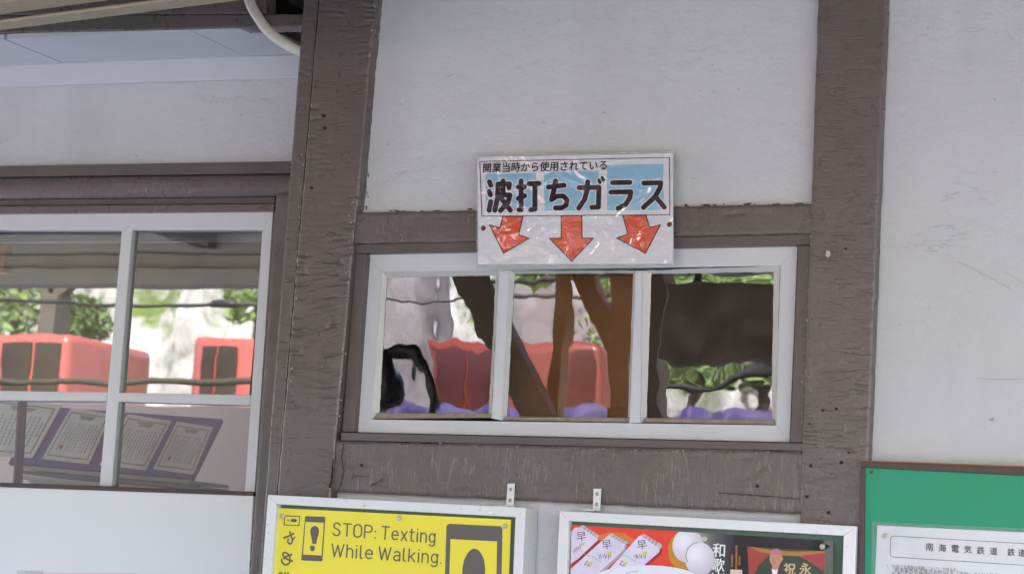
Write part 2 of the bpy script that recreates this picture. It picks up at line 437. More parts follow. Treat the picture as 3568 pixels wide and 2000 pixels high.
# ================================================================== the setting outside the frame
GROUNDM = plain('grey_concrete', (0.27, 0.28, 0.305, 1), 0.9, 0.1, 3, 0.2)
def ground_sheet():
    box('platform_floor', (-18, -8.6, -0.25), (10, 0.6, 0.0), GROUNDM)
    bpy.data.objects['platform_floor']['kind'] = 'structure'
    t = plain('gravel_ballast', (0.30, 0.28, 0.26, 1), 0.95, 0.25, 25, 0.5)
    o = mesh('ground', [(-150, -150, -1.1), (150, -150, -1.1), (150, 150, -1.1), (-150, 150, -1.1)], [(0, 1, 2, 3)], t)
    o['kind'] = 'structure'
ground_sheet()
def hillside():
    t = NT('pale_rock')
    v = t.pos(1.7, 1.7, 0.7); n1 = t.noise(v, 1.0, 8, 0.65, 0.8)
    col = t.ramp(n1, (0.36, (0.10, 0.09, 0.08, 1)), (0.46, (0.36, 0.34, 0.31, 1)), (0.60, (0.62, 0.60, 0.56, 1)))
    gm = t.ramp(t.noise(t.pos(0.5, 0.5, 0.8, (4, 1, 0)), 1.0, 5, 0.65), (0.53, 0.0), (0.6, 1.0))
    col = t.mix(gm, col, t.mix(t.noise(t.pos(5, 5, 5), 1.0, 5), (0.05, 0.09, 0.02, 1), (0.22, 0.30, 0.08, 1)))
    m = t.out(col, 0.9, t.bump(t.noise(t.pos(3, 3, 2), 1.0, 8, 0.65), 0.8, 0.2))
    vs_, fs = [], []; n, h = 150, 24
    for j in range(h+1):
        z = -1.3+j*0.26
        for i in range(n+1):
            x = -34+i*0.32
            y = -13.2-0.30*max(0, z)-1.4*noise.noise((x*0.35, z*0.12, 2.0))-0.7*noise.noise((x*1.1, z*0.5, 5.0))-0.25*noise.noise((x*3, z*2, 1))
            vs_.append((x, y, z))
    for j in range(h):
        for i in range(n):
            a = j*(n+1)+i; fs.append((a, a+1, a+n+2, a+n+1))
    o = mesh('hillside', vs_, fs, m, None, True); o['kind'] = 'structure'
hillside()
LEAF = [plain('leaf_bright', (0.20, 0.29, 0.09, 1), 0.6, 0.3, 8), plain('leaf_mid', (0.11, 0.17, 0.06, 1), 0.6, 0.3, 8), plain('leaf_dark', (0.035, 0.06, 0.02, 1), 0.6, 0.3, 8)]
BARK = plain('bark', (0.09, 0.07, 0.055, 1), 0.9, 0.2, 20)
def shrub(p, r, h, k, seed, label):
    rnd = random.Random(seed); t = thing('shrub', p, label, 'shrub', 'shrubs along the foot of the rock face')
    vs_, fs = [], []
    for _ in range(int(2600*r+500)):
        a = rnd.uniform(0, 6.28); rr = r*math.sqrt(rnd.random()); zz = h*rnd.random()
        rr *= 0.5+0.7*math.sin(math.pi*min(1, 0.2+zz/h*0.8))
        c = Vector(p)+Vector((math.cos(a)*rr, math.sin(a)*rr*0.6, zz))
        d1 = Vector((rnd.gauss(0, 1), rnd.gauss(0, 1), rnd.gauss(0, 1))).normalized(); d2 = d1.cross(Vector((rnd.gauss(0, 1), rnd.gauss(0, 1), rnd.gauss(0, 1)))).normalized()
        s = rnd.uniform(0.018, 0.042); b = len(vs_)
        vs_ += [c-d1*s*1.6, c+d2*s*0.5, c+d1*s*1.6, c-d2*s*0.5]; fs.append((b, b+1, b+2, b+3))
    mesh('foliage', vs_, fs, LEAF[k], t)
    tube('stem', [Vector(p)-Vector((0, 0, 1.2)), Vector(p)+Vector((0.05, 0, h*0.3)), Vector(p)+Vector((0, 0, h*0.6))], [0.05, 0.04, 0.02], BARK, t, 6)
for i, (px, py, D, r, h, k, lab) in enumerate([
        (40, 1160, 11.9, 0.35, 0.9, 0, 'bright green shrub mirrored at the left edge of the white gridded window'),
        (270, 1180, 12.2, 0.3, 0.35, 1, 'mid green shrub mirrored above the left red cabinet'),
        (875, 1120, 12.2, 0.22, 0.8, 0, 'bright green shrub mirrored at the right end of the gridded window'),
        (1000, 1040, 11.4, 0.5, 0.9, 2, 'dark shrub mirrored at the top of the first wavy pane'),
        (1030, 1300, 11.2, 0.5, 0.9, 0, 'bright low shrub mirrored at the bottom of the first wavy pane'),
        (1880, 1170, 11.8, 0.5, 0.5, 0, 'yellow green shrub mirrored in the middle wavy pane'),
        (2060, 1170, 12.0, 0.4, 0.5, 1, 'mid green shrub mirrored in the right half of the middle wavy pane'),
        (2400, 1330, 11.0, 0.9, 0.8, 0, 'bright green shrub mirrored low in the third wavy pane'),
        (2620, 1340, 11.2, 0.7, 0.8, 0, 'bright green shrub mirrored at the right of the third wavy pane')]):
    shrub(M(px, py, D), r, h, k, 10+i, lab)

def boulder(c, r, seed, label):
    bm = bmesh.new(); bmesh.ops.create_icosphere(bm, subdivisions=4, radius=1.0)
    for v in bm.verts:
        k = 1+0.28*noise.noise(v.co*1.6+Vector((seed, 0, 0)))+0.12*noise.noise(v.co*5+Vector((seed, 3, 0)))
        v.co = Vector(c)+Vector((v.co.x*r[0]*k, v.co.y*r[1]*k, v.co.z*r[2]*k))
    o = bm_obj('boulder', bm, MAUVE, None, True); props(o, label, 'rock')
MAUVE = plain('mauve_rock', (0.20, 0.175, 0.18, 1), 0.9, 0.45, 3, 0.4)
a_ = M(1375, 1200, 10.5); boulder((a_.x, a_.y, 1.3), (0.62, 0.7, 2.55), 3, 'tall mauve grey rock mirrored at the left of the first wavy pane')
a_ = M(1990, 1140, 11.0); boulder((a_.x, a_.y, 1.5), (0.75, 0.6, 2.15), 8, 'low mauve grey rock mirrored above the cabinet in the middle wavy pane')
# red cabinets across the platform, mirrored in the windows
RED = plain('red_cabinet_paint', (0.42, 0.095, 0.07, 1), 0.3, 0.10, 2, 0, None, None, 0.4)
BLOCKER = plain('dark_blocker', (0.035, 0.027, 0.03, 1), 0.6, 0.2, 2)
REDSHADE = plain('shaded_red_paint', (0.20, 0.036, 0.022, 1), 0.35, 0.12, 3)  # darker copy of the red, standing for the shade on this cabinet
MAROONGLASS = plain('maroon_glass', (0.075, 0.016, 0.016, 1), 0.2, 0.3, 4)
CARGLASS = plain('dark_cabinet_window', (0.05, 0.035, 0.03, 1), 0.15, 0.2, 3)
ROOFGREY = plain('grey_roof_sheet', (0.25, 0.25, 0.25, 1), 0.6, 0.1, 3)
def mx(px): return P(px, 1250, 6.0).x
def cabinet(x0, x1, ztop, wins, label, paint=None, pane=None):
    yf = 2*(0.293 if x1 < mx(1200) else 0.047)-6.0
    t = thing('red_cabinet', ((x0+x1)/2, yf-0.3, 0.0), label, 'cabinet', 'red cabinets across the platform')
    bm = bmesh.new(); dp = 0.55 if x1 > mx(600) else 0.80
    bm_prism(bm, [(x0, yf-dp, ztop), (x1, yf-dp, ztop), (x1, yf-dp, 0.0), (x0, yf-dp, 0.0)], (0, dp, 0), 0.05)
    bm_obj('body', fin(bm), paint or RED, t, True)
    for wx0, wx1 in wins:
        box('window', (wx0, yf+0.002, 2.46), (wx1, yf+0.016, ztop-0.05), pane or CARGLASS, t, 0.006)
    return t
cabinet(mx(-500), mx(237), 2.78, [(mx(12), mx(112)), (mx(124), mx(212)), (mx(-240), mx(-150)), (mx(-140), mx(-40))], 'red cabinet with dark windows mirrored in the left half of the gridded window')
cabinet(mx(668), mx(1080), 2.78, [(mx(706), mx(754)), (mx(762), mx(828))], 'red cabinet mirrored at the right end of the gridded window')
cabinet(mx(1492), mx(2095), 2.78, [(mx(1520), mx(1632)), (mx(1642), mx(1745)), (mx(1985), mx(2065))], 'red cabinet painted dark for shade, mirrored in the first two wavy panes', REDSHADE, MAROONGLASS)
cabinet(mx(2690), mx(3300), 2.72, [(mx(2800), mx(2900))], 'red cabinet mirrored at the right edge of the third wavy pane')
WIREM = plain('black_enamel', (0.025, 0.024, 0.022, 1), 0.35, 0.1, 10)
YC = -5.35
pw = thing('blocking_panel', (mx(1300), YC+0.1, 0), 'dark low panel added before the red cabinets to block bright reflections in the lower panes', 'partition')  # added to keep bright hill reflections off the lower panes
box('panel_face', (mx(-900), YC+0.06, 0.0), (mx(3300), YC+0.12, 2.41), BLOCKER, pw, 0.005)
# platform canopy with y-braced posts
CANOPY = plain('canopy_board', (0.50, 0.49, 0.43, 1), 0.7, 0.12, 6)
SOFBROWN = plain('brown_soffit', (0.085, 0.075, 0.065, 1), 0.7, 0.12, 6)
CANBEAM = plain('canopy_beam_paint', (0.55, 0.55, 0.52, 1), 0.6, 0.1, 6)
DARKBRACE = plain('dark_brown_brace', (0.30, 0.205, 0.14, 1), 0.6, 0.12, 10)
WARMPOST = plain('warm_brown_post', (0.58, 0.29, 0.11, 1), 0.55, 0.12, 10)
cn = thing('platform_canopy', (-4, -2.8, 0), 'grey boarded platform canopy on y-braced posts, mirrored in the window tops', 'canopy')
bm = bmesh.new(); bm_prism(bm, [(-16, 0.30, 2.95), (9, 0.30, 2.95), (9, -2.9, 2.86), (-16, -2.9, 2.86)], (0, 0, 0.05)); bm_obj('soffit', fin(bm), SOFBROWN, cn)  # soffit lowered and darkened to cut light on the upper wall
bm = bmesh.new(); bm_prism(bm, [(-16, 0.30, 3.24), (9, 0.30, 3.24), (9, -3.05, 2.97), (-16, -3.05, 2.97)], (0, 0, 0.04)); bm_obj('roof_sheet', fin(bm), ROOFGREY, cn)
box('edge_beam', (-16, -2.90, 2.665), (9, -2.78, 2.73), CANBEAM, cn, 0.004)
box('edge_beam', (-16, -2.87, 2.735), (9, -2.80, 2.785), CANOPY, cn, 0.004)
box('edge_beam', (-16, -2.92, 2.79), (9, -2.76, 2.86), CANBEAM, cn, 0.004)
for k in range(14):
    box('rafter', (-15+k*1.75, -2.75, 2.80), (-14.92+k*1.75, -0.9, 2.868), SOFBROWN, cn, 0.003)
def ybrace(px, py, arms, w, mat, D=3.0):
    j = M(px, py, D); b = Vector((j.x, j.y, 0.0))
    bar('post', b, j, w, w, mat, cn)
    for ax, ay in arms:
        bar('brace', j, M(ax, ay, D), w*0.8, w*0.8, mat, cn)
GBR = plain('grey_brown_brace', (0.10, 0.088, 0.066, 1), 0.6, 0.1, 10)
fc = thing('canopy_frame', (M(185, 1034, 7.2).x, M(185, 1034, 7.2).y, 0), 'dark y-shaped post and beam behind the left red cabinet, mirrored in the gridded window', 'post')
j_ = M(190, 1034, 7.2); bar('post', (j_.x, j_.y, 0), j_, 0.13, 0.13, GBR, fc)
for ax, ay in ((100, 945), (285, 945)): bar('brace', j_, M(ax, ay, 7.2), 0.085, 0.085, GBR, fc)
tz = M(190, 945, 7.2).z; box('beam', (-14, j_.y-0.06, tz), (0, j_.y+0.06, tz+0.16), GBR, fc, 0.004)
ybrace(2180, 1420, ((2180, 900),), 0.10, WARMPOST, 2.9)
bar('brace', M(2160, 1210, 2.9), M(2010, 900, 2.9), 0.06, 0.06, WARMPOST, cn)
bar('post', Vector((M(1967, 1450, 2.8).x, M(1967, 1450, 2.8).y, 0)), M(1967, 880, 2.8), 0.045, 0.05, WARMPOST, cn)
bar('brace', M(1895, 1470, 2.7), M(1590, 860, 2.7), 0.095, 0.08, DARKBRACE, cn)
bar('post', Vector((M(2302, 1300, 2.6).x, M(2302, 1300, 2.6).y, 0)), M(2302, 880, 2.6), 0.062, 0.07, DARKBRACE, cn)
dk = thing('curved_duct', M(1370, 1320, 2.5), 'black curved lamp on a curved arm mirrored low in the first wavy pane', 'duct')  # unidentified black curl in the glass, given a guessed form
tube('duct_arm', smooth_path([M(x, y, 2.5) for x, y in ((1330, 1240), (1372, 1228), (1425, 1224), (1462, 1265), (1482, 1330), (1500, 1420), (1510, 1700))], 6), 0.019, WIREM, dk, 8)
tube('duct_body', [M(1345, 1215, 2.5), M(1350, 1250, 2.5), M(1362, 1330, 2.5), M(1378, 1395, 2.5), M(1384, 1412, 2.5)], [0.015, 0.035, 0.04, 0.052, 0.03], WIREM, dk, 14)
# dark back of a hanging board seen in the third pane
hb = thing('hanging_board', M(2540, 1120, 2.4), 'large dark board hung from the canopy, mirrored in the third wavy pane', 'board')
a, b = M(2322, 985, 2.4), M(2800, 1272, 2.4)
box('board_panel', (min(a.x, b.x), a.y-0.05, b.z), (max(a.x, b.x), a.y, a.z), plain('dark_brown_board', (0.36, 0.265, 0.20, 1), 0.6, 0.55, 14), hb, 0.004)
for xx in (a.x+0.08, b.x-0.08): bar('hanger', (xx, a.y-0.025, a.z), (xx, a.y-0.025, 2.92), 0.02, 0.02, DARKVOID, hb)
# violet cloth along the platform edge
def cloth(px0, px1, py0, py1, D, label):
    a, b = M(px0, py0, D), M(px1, py1, D); n = 200; vs_, fs = [], []
    for j in range(5):
        for i in range(n+1):
            u = i/n; x = a.x+(b.x-a.x)*u
            vs_.append((x, a.y+0.06*math.sin(u*60+2*math.sin(u*19))*(0.4+0.15*j), a.z-0.17*j/4+0.012*math.sin(u*60)))
    for j in range(4):
        for i in range(n):
            k = j*(n+1)+i; fs.append((k, k+1, k+n+2, k+n+1))
    o = mesh('curtain_cloth', vs_, fs, VIOLET, None, True); props(o, label, 'cloth', 'violet cloths hung along the platform' if 0 else None)
    sol = o.modifiers.new('thick', 'SOLIDIFY'); sol.thickness = 0.004
VIOLET = plain('violet_cloth', (0.065, 0.050, 0.15, 1), 0.7, 0.3, 9)
cloth(1380, 3000, 1398, 1500, 5.15, 'violet cloth hung along the added panel, mirrored at the bottom of the wavy panes')
# rail along the platform and cables
rl = thing('platform_railing', M(400, 1330, 4.4), 'olive railing mirrored across the bottom of the upper gridded panes', 'railing')
RAILM = plain('olive_rail_paint', (0.055, 0.052, 0.035, 1), 0.5, 0.1, 10)
tube('handrail', [M(x, 1330+4*math.sin(x*0.02), 4.4) for x in range(-300, 1000, 40)], 0.014, RAILM, rl, 8)
for x in (-300, 985): tube('rail_post', [M(x, 1330, 4.4), Vector((M(x, 1330, 4.4).x, M(x, 1330, 4.4).y, 0))], 0.018, RAILM, rl, 8)
WIRE = plain('black_wire', (0.02, 0.02, 0.02, 1), 0.5, 0.1, 10)
o = tube('cable', [M(x, y, 4.9) for x, y in ((-900, 1030), (0, 1048), (230, 1056), (330, 1064), (880, 1064), (1400, 1050), (2400, 1020))], 0.0085, WIRE); props(o, 'thin black cable mirrored across the upper gridded panes', 'cable')
o = tube('cable_joint', [M(735, 1064, 4.9), M(750, 1062, 4.9), M(810, 1062, 4.9), M(832, 1064, 4.9)], [0.009, 0.018, 0.018, 0.009], WIRE); props(o, 'thick black splice on the cable mirrored in the right gridded pane', 'cable joint')
o = tube('cable', [M(x, y, 3.9) for x, y in ((2230, 1335), (2360, 1338), (2470, 1352), (2560, 1310), (2700, 1270), (2900, 1250))], 0.014, WIRE); props(o, 'sagging black cable mirrored low in the third wavy pane', 'cable')
o = tube('cable', [M(x, y, 5.5) for x, y in ((1700, 990), (1860, 982), (1990, 966), (2200, 962))], 0.012, WIRE); props(o, 'dark cable mirrored at the top of the middle wavy pane', 'cable')

# ================================================================== the station building
bld = thing('station_building', (-1.5, 0.3, 0.0), 'white plastered timber station wall with brown painted posts and beams', 'building')
DL = 0.27                                   # the left bay is set back by this much
# plaster
grid('plaster_panel', [(1180, -60), (2960, -60), (2900, 790), (1150, 830)], 0.030, 0.05, PLASTER, bld, 0.006, trowel, 0, 1)
grid('plaster_panel', [(3010, -60), (3760, -60), (3700, 1720), (2940, 1660)], 0.028, 0.05, PLASTER, bld, 0.006, trowel, 0, 7)
grid('plaster_panel', [(1060, 1690), (2900, 1745), (2890, 2080), (1020, 2080)], 0.030, 0.05, PLASTER, bld, 0.006, trowel, 0, 4)
grid('plaster_panel', [(-120, 290), (1110, 262), (1090, 575), (-120, 592)], DL, 0.05, PLASTER, bld, 0.006, trowel, 0, 11)
box('plaster_panel', (-0.60, 0.028, -0.05), (4.0, 0.2, 3.3), PLASTER, bld)
# posts
grid('timber_post', [(1116, -60), (1314, -60), (1122, 2040), (938, 2040)], 0.0, 0.30, POST, bld, 0.0023, rip_z(0.0034), 0.0022, 3, 0.004)
grid('post_edge', [(1063, -60), (1114, -60), (936, 2040), (900, 2040)], 0.007, 0.29, POST, bld, 0.0028, rip_z(0.0014), 0.0006, 21, 0.002)
grid('timber_post', [(2853, -60), (3089, -60), (3008, 2040), (2781, 2040)], 0.0, 0.10, POST, bld, 0.0028, rip_soft(0.0013), 0.0012, 8, 0.003)
# beams of the middle bay
grid('wall_beam', [(1215, 742), (2850, 710), (2848, 812), (1205, 850)], 0.007, 0.06, BEAM, bld, 0.0035, rip_x(0.0020), 0.0016, 31, 0.003)
grid('wall_beam', [(1130, 1536), (2830, 1573), (2830, 1791), (1110, 1709)], 0.007, 0.055, BEAM, bld, 0.0035, rip_x(0.0020), 0.0028, 42, 0.004)
# window trim
slab('window_trim', [(1238, 852), (2840, 815), (2840, 852), (1241, 883)], 0.016, 0.06, TRIM, bld)
slab('window_trim', [(1241, 884), (1275, 884), (1232, 1504), (1191, 1504)], 0.017, 0.06, TRIM, bld)
slab('window_trim', [(2781, 856), (2840, 855), (2815, 1543), (2753, 1541)], 0.014, 0.06, TRIM, bld)
slab('window_trim', [(1189, 1506), (2815, 1544), (2815, 1571), (1188, 1534)], 0.004, 0.07, TRIM, bld)

# ---- the wavy-glass window
def quad_ring(bm, outer, inner, Yo, Yi, depth):
    """frame between two pixel quads; outer edge at Yo, inner edge at Yi"""
    a = [bm.verts.new(P(x, y, Yo)) for x, y in outer]; b = [bm.verts.new(P(x, y, Yi)) for x, y in inner]
    c = [bm.verts.new(P(x, y, Yo)+Vector((0, depth, 0))) for x, y in outer]; d = [bm.verts.new(P(x, y, Yi)+Vector((0, depth, 0))) for x, y in inner]
    for i in range(4):
        j = (i+1) % 4
        bm.faces.new((a[i], a[j], b[j], b[i])); bm.faces.new((b[i], b[j], d[j], d[i])); bm.faces.new((a[i], c[i], c[j], a[j]))
sashq = [(1277, 885), (2779, 856), (2751, 1540), (1234, 1505)]
holes = [[(1331, 948), (1738, 942), (1712, 1457), (1294, 1461)], [(1776, 942), (2214, 942), (2192, 1473), (1749, 1465)], [(2239, 943), (2719, 926), (2703, 1481), (2232, 1472)]]
panes = [[(1349, 967), (1728, 960), (1703, 1441), (1322, 1439)], [(1793, 955), (2207, 953), (2187, 1456), (1767, 1452)], [(2270, 955), (2696, 948), (2688, 1463), (2253, 1456)]]
YS = 0.036
bm = bmesh.new()
iq = [holes[0][0], holes[2][1], holes[2][2], holes[0][3]]
for q in ([sashq[0], sashq[1], iq[1], iq[0]], [iq[3], iq[2], sashq[2], sashq[3]]):
    bm_prism(bm, [P(x, y, YS) for x, y in q], (0, 0.035, 0), 0.0008)
for q in ([sashq[0], iq[0], iq[3], sashq[3]], [iq[1], sashq[1], sashq[2], iq[2]]):
    bm_prism(bm, [P(x, y, YS+0.0006) for x, y in q], (0, 0.033, 0), 0.0008)
sash = bm_obj('sash_window', fin(bm), SASH, bld); sash['label'] = 'white painted sash with three wavy old panes'
for l, r in ((0, 1), (1, 2)):
    slab('muntin', [holes[l][1], holes[r][0], holes[r][3], holes[l][2]], YS+0.001, 0.03, whitewood_mat('white_muntin', (0.60, 0.60, 0.615), 'x', 0.5), sash, 0.0006)
def wavy_pane(name, q, Y, mat, parent, amp, seed, fx, fz, cell=0.004):
    TL, TR, BR, BL = [P(x, y, Y) for x, y in q]; n, m = int((TR-TL).length/cell), int((BL-TL).length/cell); vs_, fs, uv, ks = [], [], [], []
    for j in range(m+1):
        for i in range(n+1):
            u, v = i/n, j/m; p = TL*(1-u)*(1-v)+TR*u*(1-v)+BR*u*v+BL*(1-u)*v
            ks.append(noise.noise((p.x*fx, p.z*fz, seed))+0.35*noise.noise((p.x*fx*2.3, p.z*fz*2.1, seed+4))+0.07*noise.noise((p.x*fx*5.5, p.z*fz*5, seed+8)))
            vs_.append(p); uv.append((u-0.5, v-0.5))
    su = sum(k*a for k, (a, b) in zip(ks, uv))/sum(a*a for a, b in uv); sv = sum(k*b for k, (a, b) in zip(ks, uv))/sum(b*b for a, b in uv)
    for p, k, (a, b) in zip(vs_, ks, uv): p.y += amp*(k-su*a-sv*b)      # waves only: the pane as a whole stands straight
    for j in range(m):
        for i in range(n):
            a = j*(n+1)+i; fs.append((a, a+n+1, a+n+2, a+1))
    return mesh(name, vs_, fs, mat, parent, True)
for k, (h, g) in enumerate(zip(holes, panes)):
    big = [(g[0][0]-6, g[0][1]-6), (g[1][0]+6, g[1][1]-6), (g[2][0]+6, g[2][1]+6), (g[3][0]-6, g[3][1]+6)]
    wavy_pane('pane', big, YS+0.011, WAVYGLASS, sash, (0.00016, 0.00010, 0.00015)[k], 2.0+5*k, (13, 12, 9)[k], (9, 7, 12)[k])
    bm = bmesh.new()
    TLo, TRo, BRo, BLo = h; TLi, TRi, BRi, BLi = g
    Yo, Yi = YS-0.0005, YS+0.010
    for a, b, c, d in ((TLo, TRo, TRi, TLi), (TLo, TLi, BLi, BLo), (TRo, BRo, BRi, TRi)):
        N = 26; top = []; bot = []
        for i in range(N+1):
            u = i/N
            if (a, b) == (TLo, TRo): o_, i_ = (a[0]+(b[0]-a[0])*u, a[1]+(b[1]-a[1])*u), (d[0]+(c[0]-d[0])*u, d[1]+(c[1]-d[1])*u)
            elif b == TLi: o_, i_ = (a[0]+(d[0]-a[0])*u, a[1]+(d[1]-a[1])*u), (b[0]+(c[0]-b[0])*u, b[1]+(c[1]-b[1])*u)
            else: o_, i_ = (a[0]+(b[0]-a[0])*u, a[1]+(b[1]-a[1])*u), (d[0]+(c[0]-d[0])*u, d[1]+(c[1]-d[1])*u)
            jt = 2.6*noise.noise((o_[0]*0.03, o_[1]*0.03, k+1.5)); jt2 = 2.0*noise.noise((o_[0]*0.05, o_[1]*0.05, k+7.5))
            top.append(bm.verts.new(P(o_[0]+jt, o_[1]+jt, Yo))); bot.append(bm.verts.new(P(i_[0]+jt2, i_[1]+jt2, Yi)))
        for i in range(N): bm.faces.new((top[i], top[i+1], bot[i+1], bot[i]))
    bm_obj('glazing_putty', fin(bm), PUTTY, sash)
    slab('glazing_putty', [(BLi[0]-8, BLi[1]-1), (BRi[0]+6, BRi[1]-1), (BRo[0]-3, BRo[1]-2), (BLo[0]+6, BLo[1]-2)], YS-0.0015, 0.014, DIRTYPUTTY, sash, 0.002)['label'] = 'dirt brown putty strip under the pane'

# ---- the left bay: moulding, lintel, window
slab('moulding', [(-80, 222), (1110, 190), (1110, 270), (-80, 305)], DL-0.012, 0.05, MOULD, bld, 0.002)
slab('head_board', [(-80, 580), (1090, 561), (1090, 603), (-80, 618)], DL-0.018, 0.06, TRIM, bld)
grid('lintel', [(-80, 618), (1080, 604), (1065, 680), (-80, 692)], DL-0.022, 0.06, LINTEL, bld, 0.006, rip_x(0.0004), 0.0006, 51, 0.016)
slab('head_board', [(-80, 697), (958, 687), (956, 709), (-80, 717)], DL-0.006, 0.05, TRIM, bld)
slab('head_board', [(-80, 719), (956, 710), (953, 735), (-80, 744)], DL-0.012, 0.05, LINTEL, bld)
grid('jamb_trim', [(962, 682), (1040, 674), (915, 2050), (868, 2050)], DL-0.03, 0.06, TRIMZ, bld, 0.006, rip_z(0.0003), 0.0004, 61, 0.002)
YW = DL+0.005
bm = bmesh.new()
for q in ([(-80, 746), (951, 737), (914, 802), (-80, 803)], [(951, 737), (914, 802), (853, 1712), (886, 1720)]):
    bm_prism(bm, [P(x, y, YW) for x, y in q], (0, 0.035, 0), 0.001)
win = bm_obj('window', fin(bm), ALWHITE, bld); win['label'] = 'white gridded window with clear panes'
slab('muntin', [(424, 802), (460, 802), (389, 1694), (346, 1692)], YW+0.004, 0.03, ALWHITE, win, 0.002)
slab('muntin', [(-80, 1360), (374, 1366), (371, 1398), (-80, 1394)], YW+0.003, 0.03, ALWHITE, win, 0.002)
slab('muntin', [(413, 1367), (874, 1376), (872, 1412), (410, 1399)], YW+0.003, 0.03, ALWHITE, win, 0.002)
for k, q in enumerate(([(-80, 796), (430, 796), (380, 1366), (-80, 1366)], [(452, 796), (920, 796), (868, 1384), (405, 1384)], [(-80, 1386), (384, 1386), (356, 1700), (-80, 1700)], [(405, 1390), (878, 1405), (848, 1718), (375, 1700)])):
    wavy_pane('pane', q, YW+0.018, GLASS, win, 0.00006, 40+k*3, 7, 6, 0.006)
slab('window_sill', [(-80, 1677), (884, 1712), (883, 1725), (-80, 1691)], DL-0.02, 0.06, BROWNPLASTIC, bld)
slab('lower_panel', [(-80, 1692), (883, 1726), (864, 2060), (-80, 2060)], DL-0.010, 0.03, PANELWHITE, bld)
# eave soffit boards, with open joints, and the beam along its edge
zs = P(240, 227, DL).z
sb = []
ends = [(-90, -75), None]
yb = 0.03
def soffit(xa, xb, skew=0.0):
    bm = bmesh.new(); bm_prism(bm, [(xa, yb, zs), (xb, yb, zs), (xb, DL+0.02, zs), (xa, DL+0.02, zs)], (0, 0, 0.012), 0.001)
    bm_obj('soffit_board', fin(bm), SOFFIT, bld)
xj1 = P(240, 227, DL).x; xj2 = P(864, 215, DL).x
soffit(-4.35, xj1-0.55); soffit(xj1-0.547, xj1-0.006); soffit(xj1+0.0005, xj2-0.001); soffit(xj2+0.001, P(1090, 200, DL).x)
zb = PZ(500, 104, zs)
slab('eave_beam', [(-80, 56), (1080, 50), (1080, 92), (-80, 118)], yb-0.008, 0.05, BEAM, bld, 0.003)
slab('eave_beam', [(-80, -120), (926, -120), (926, 48), (-80, 54)], yb-0.012, 0.045, BEAM, bld, 0.003)
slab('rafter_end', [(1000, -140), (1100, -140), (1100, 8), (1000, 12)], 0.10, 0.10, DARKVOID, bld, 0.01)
slab('cavity_dark_board', [(900, -160), (1120, -160), (1120, 60), (900, 60)], 0.24, 0.02, DARKVOID, bld, 0.0)  # near-black board put in as the darkness of the open cavity
# interior and roof
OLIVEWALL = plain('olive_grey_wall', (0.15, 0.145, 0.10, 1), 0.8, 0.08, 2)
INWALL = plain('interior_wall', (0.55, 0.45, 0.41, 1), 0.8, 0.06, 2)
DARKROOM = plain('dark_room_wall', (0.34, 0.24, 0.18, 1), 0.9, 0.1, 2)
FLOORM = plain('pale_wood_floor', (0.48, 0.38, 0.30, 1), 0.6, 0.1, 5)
xp = -2.22
box('interior_wall', (-4.35, DL+0.06, 0), (-4.25, 3.1, 0.95), INWALL, bld); box('interior_wall', (-4.35, DL+0.06, 2.75), (-4.25, 3.1, 2.9), INWALL, bld)  # unseen side gap, added to let skylight onto the certificates
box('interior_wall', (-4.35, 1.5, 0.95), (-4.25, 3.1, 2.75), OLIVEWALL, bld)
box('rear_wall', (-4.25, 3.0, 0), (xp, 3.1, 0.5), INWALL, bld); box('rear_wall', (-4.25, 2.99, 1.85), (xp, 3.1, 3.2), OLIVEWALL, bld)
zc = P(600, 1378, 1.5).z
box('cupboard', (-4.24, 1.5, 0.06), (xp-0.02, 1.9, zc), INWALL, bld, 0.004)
for x in (-4.2, -3.4, -2.5): box('added_window_post', (x, 3.0, 0.5), (x+0.12, 3.1, 1.85), INWALL, bld)  # posts of an unseen rear window, added to brighten the room
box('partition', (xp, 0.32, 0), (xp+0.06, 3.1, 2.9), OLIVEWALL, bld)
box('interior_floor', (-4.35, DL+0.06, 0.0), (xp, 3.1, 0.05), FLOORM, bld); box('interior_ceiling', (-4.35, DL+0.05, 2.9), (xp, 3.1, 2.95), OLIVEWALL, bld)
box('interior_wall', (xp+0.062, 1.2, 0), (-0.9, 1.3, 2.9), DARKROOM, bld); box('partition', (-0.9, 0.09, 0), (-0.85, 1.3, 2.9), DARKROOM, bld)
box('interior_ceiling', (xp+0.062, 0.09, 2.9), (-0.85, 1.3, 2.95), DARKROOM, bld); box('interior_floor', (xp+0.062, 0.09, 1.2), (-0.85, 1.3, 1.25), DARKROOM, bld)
box('wall_core', (-4.35, DL+0.025, 0), (-3.2, DL+0.06, 3.2), PLASTER, bld)
box('wall_core', (-3.2, DL+0.03, 0), (xp, DL+0.06, 1.72), PLASTER, bld)
box('wall_core', (-3.2, DL+0.05, 2.33), (xp, DL+0.07, 3.2), PLASTER, bld)
bm = bmesh.new(); bm_prism(bm, [(-4.6, 0.2, 3.30), (9, 0.2, 3.30), (9, 1.7, 4.1), (-4.6, 1.7, 4.1)], (0, 0, 0.08)); bm_obj('roof', fin(bm), ROOFGREY, bld)
bm = bmesh.new(); bm_prism(bm, [(-4.6, 1.7, 4.1), (9, 1.7, 4.1), (9, 3.4, 3.2), (-4.6, 3.4, 3.2)], (0, 0, 0.08)); bm_obj('roof', fin(bm), ROOFGREY, bld)
box('rear_wall', (xp, 3.0, 0), (4.0, 3.1, 3.2), PLASTER, bld)

slab('inner_board', [(1770, 900), (2225, 900), (2205, 1520), (1745, 1520)], 0.15, 0.02, plain('warm_brown_board', (0.36, 0.14, 0.055, 1), 0.6, 0.25, 7), bld, 0.002)
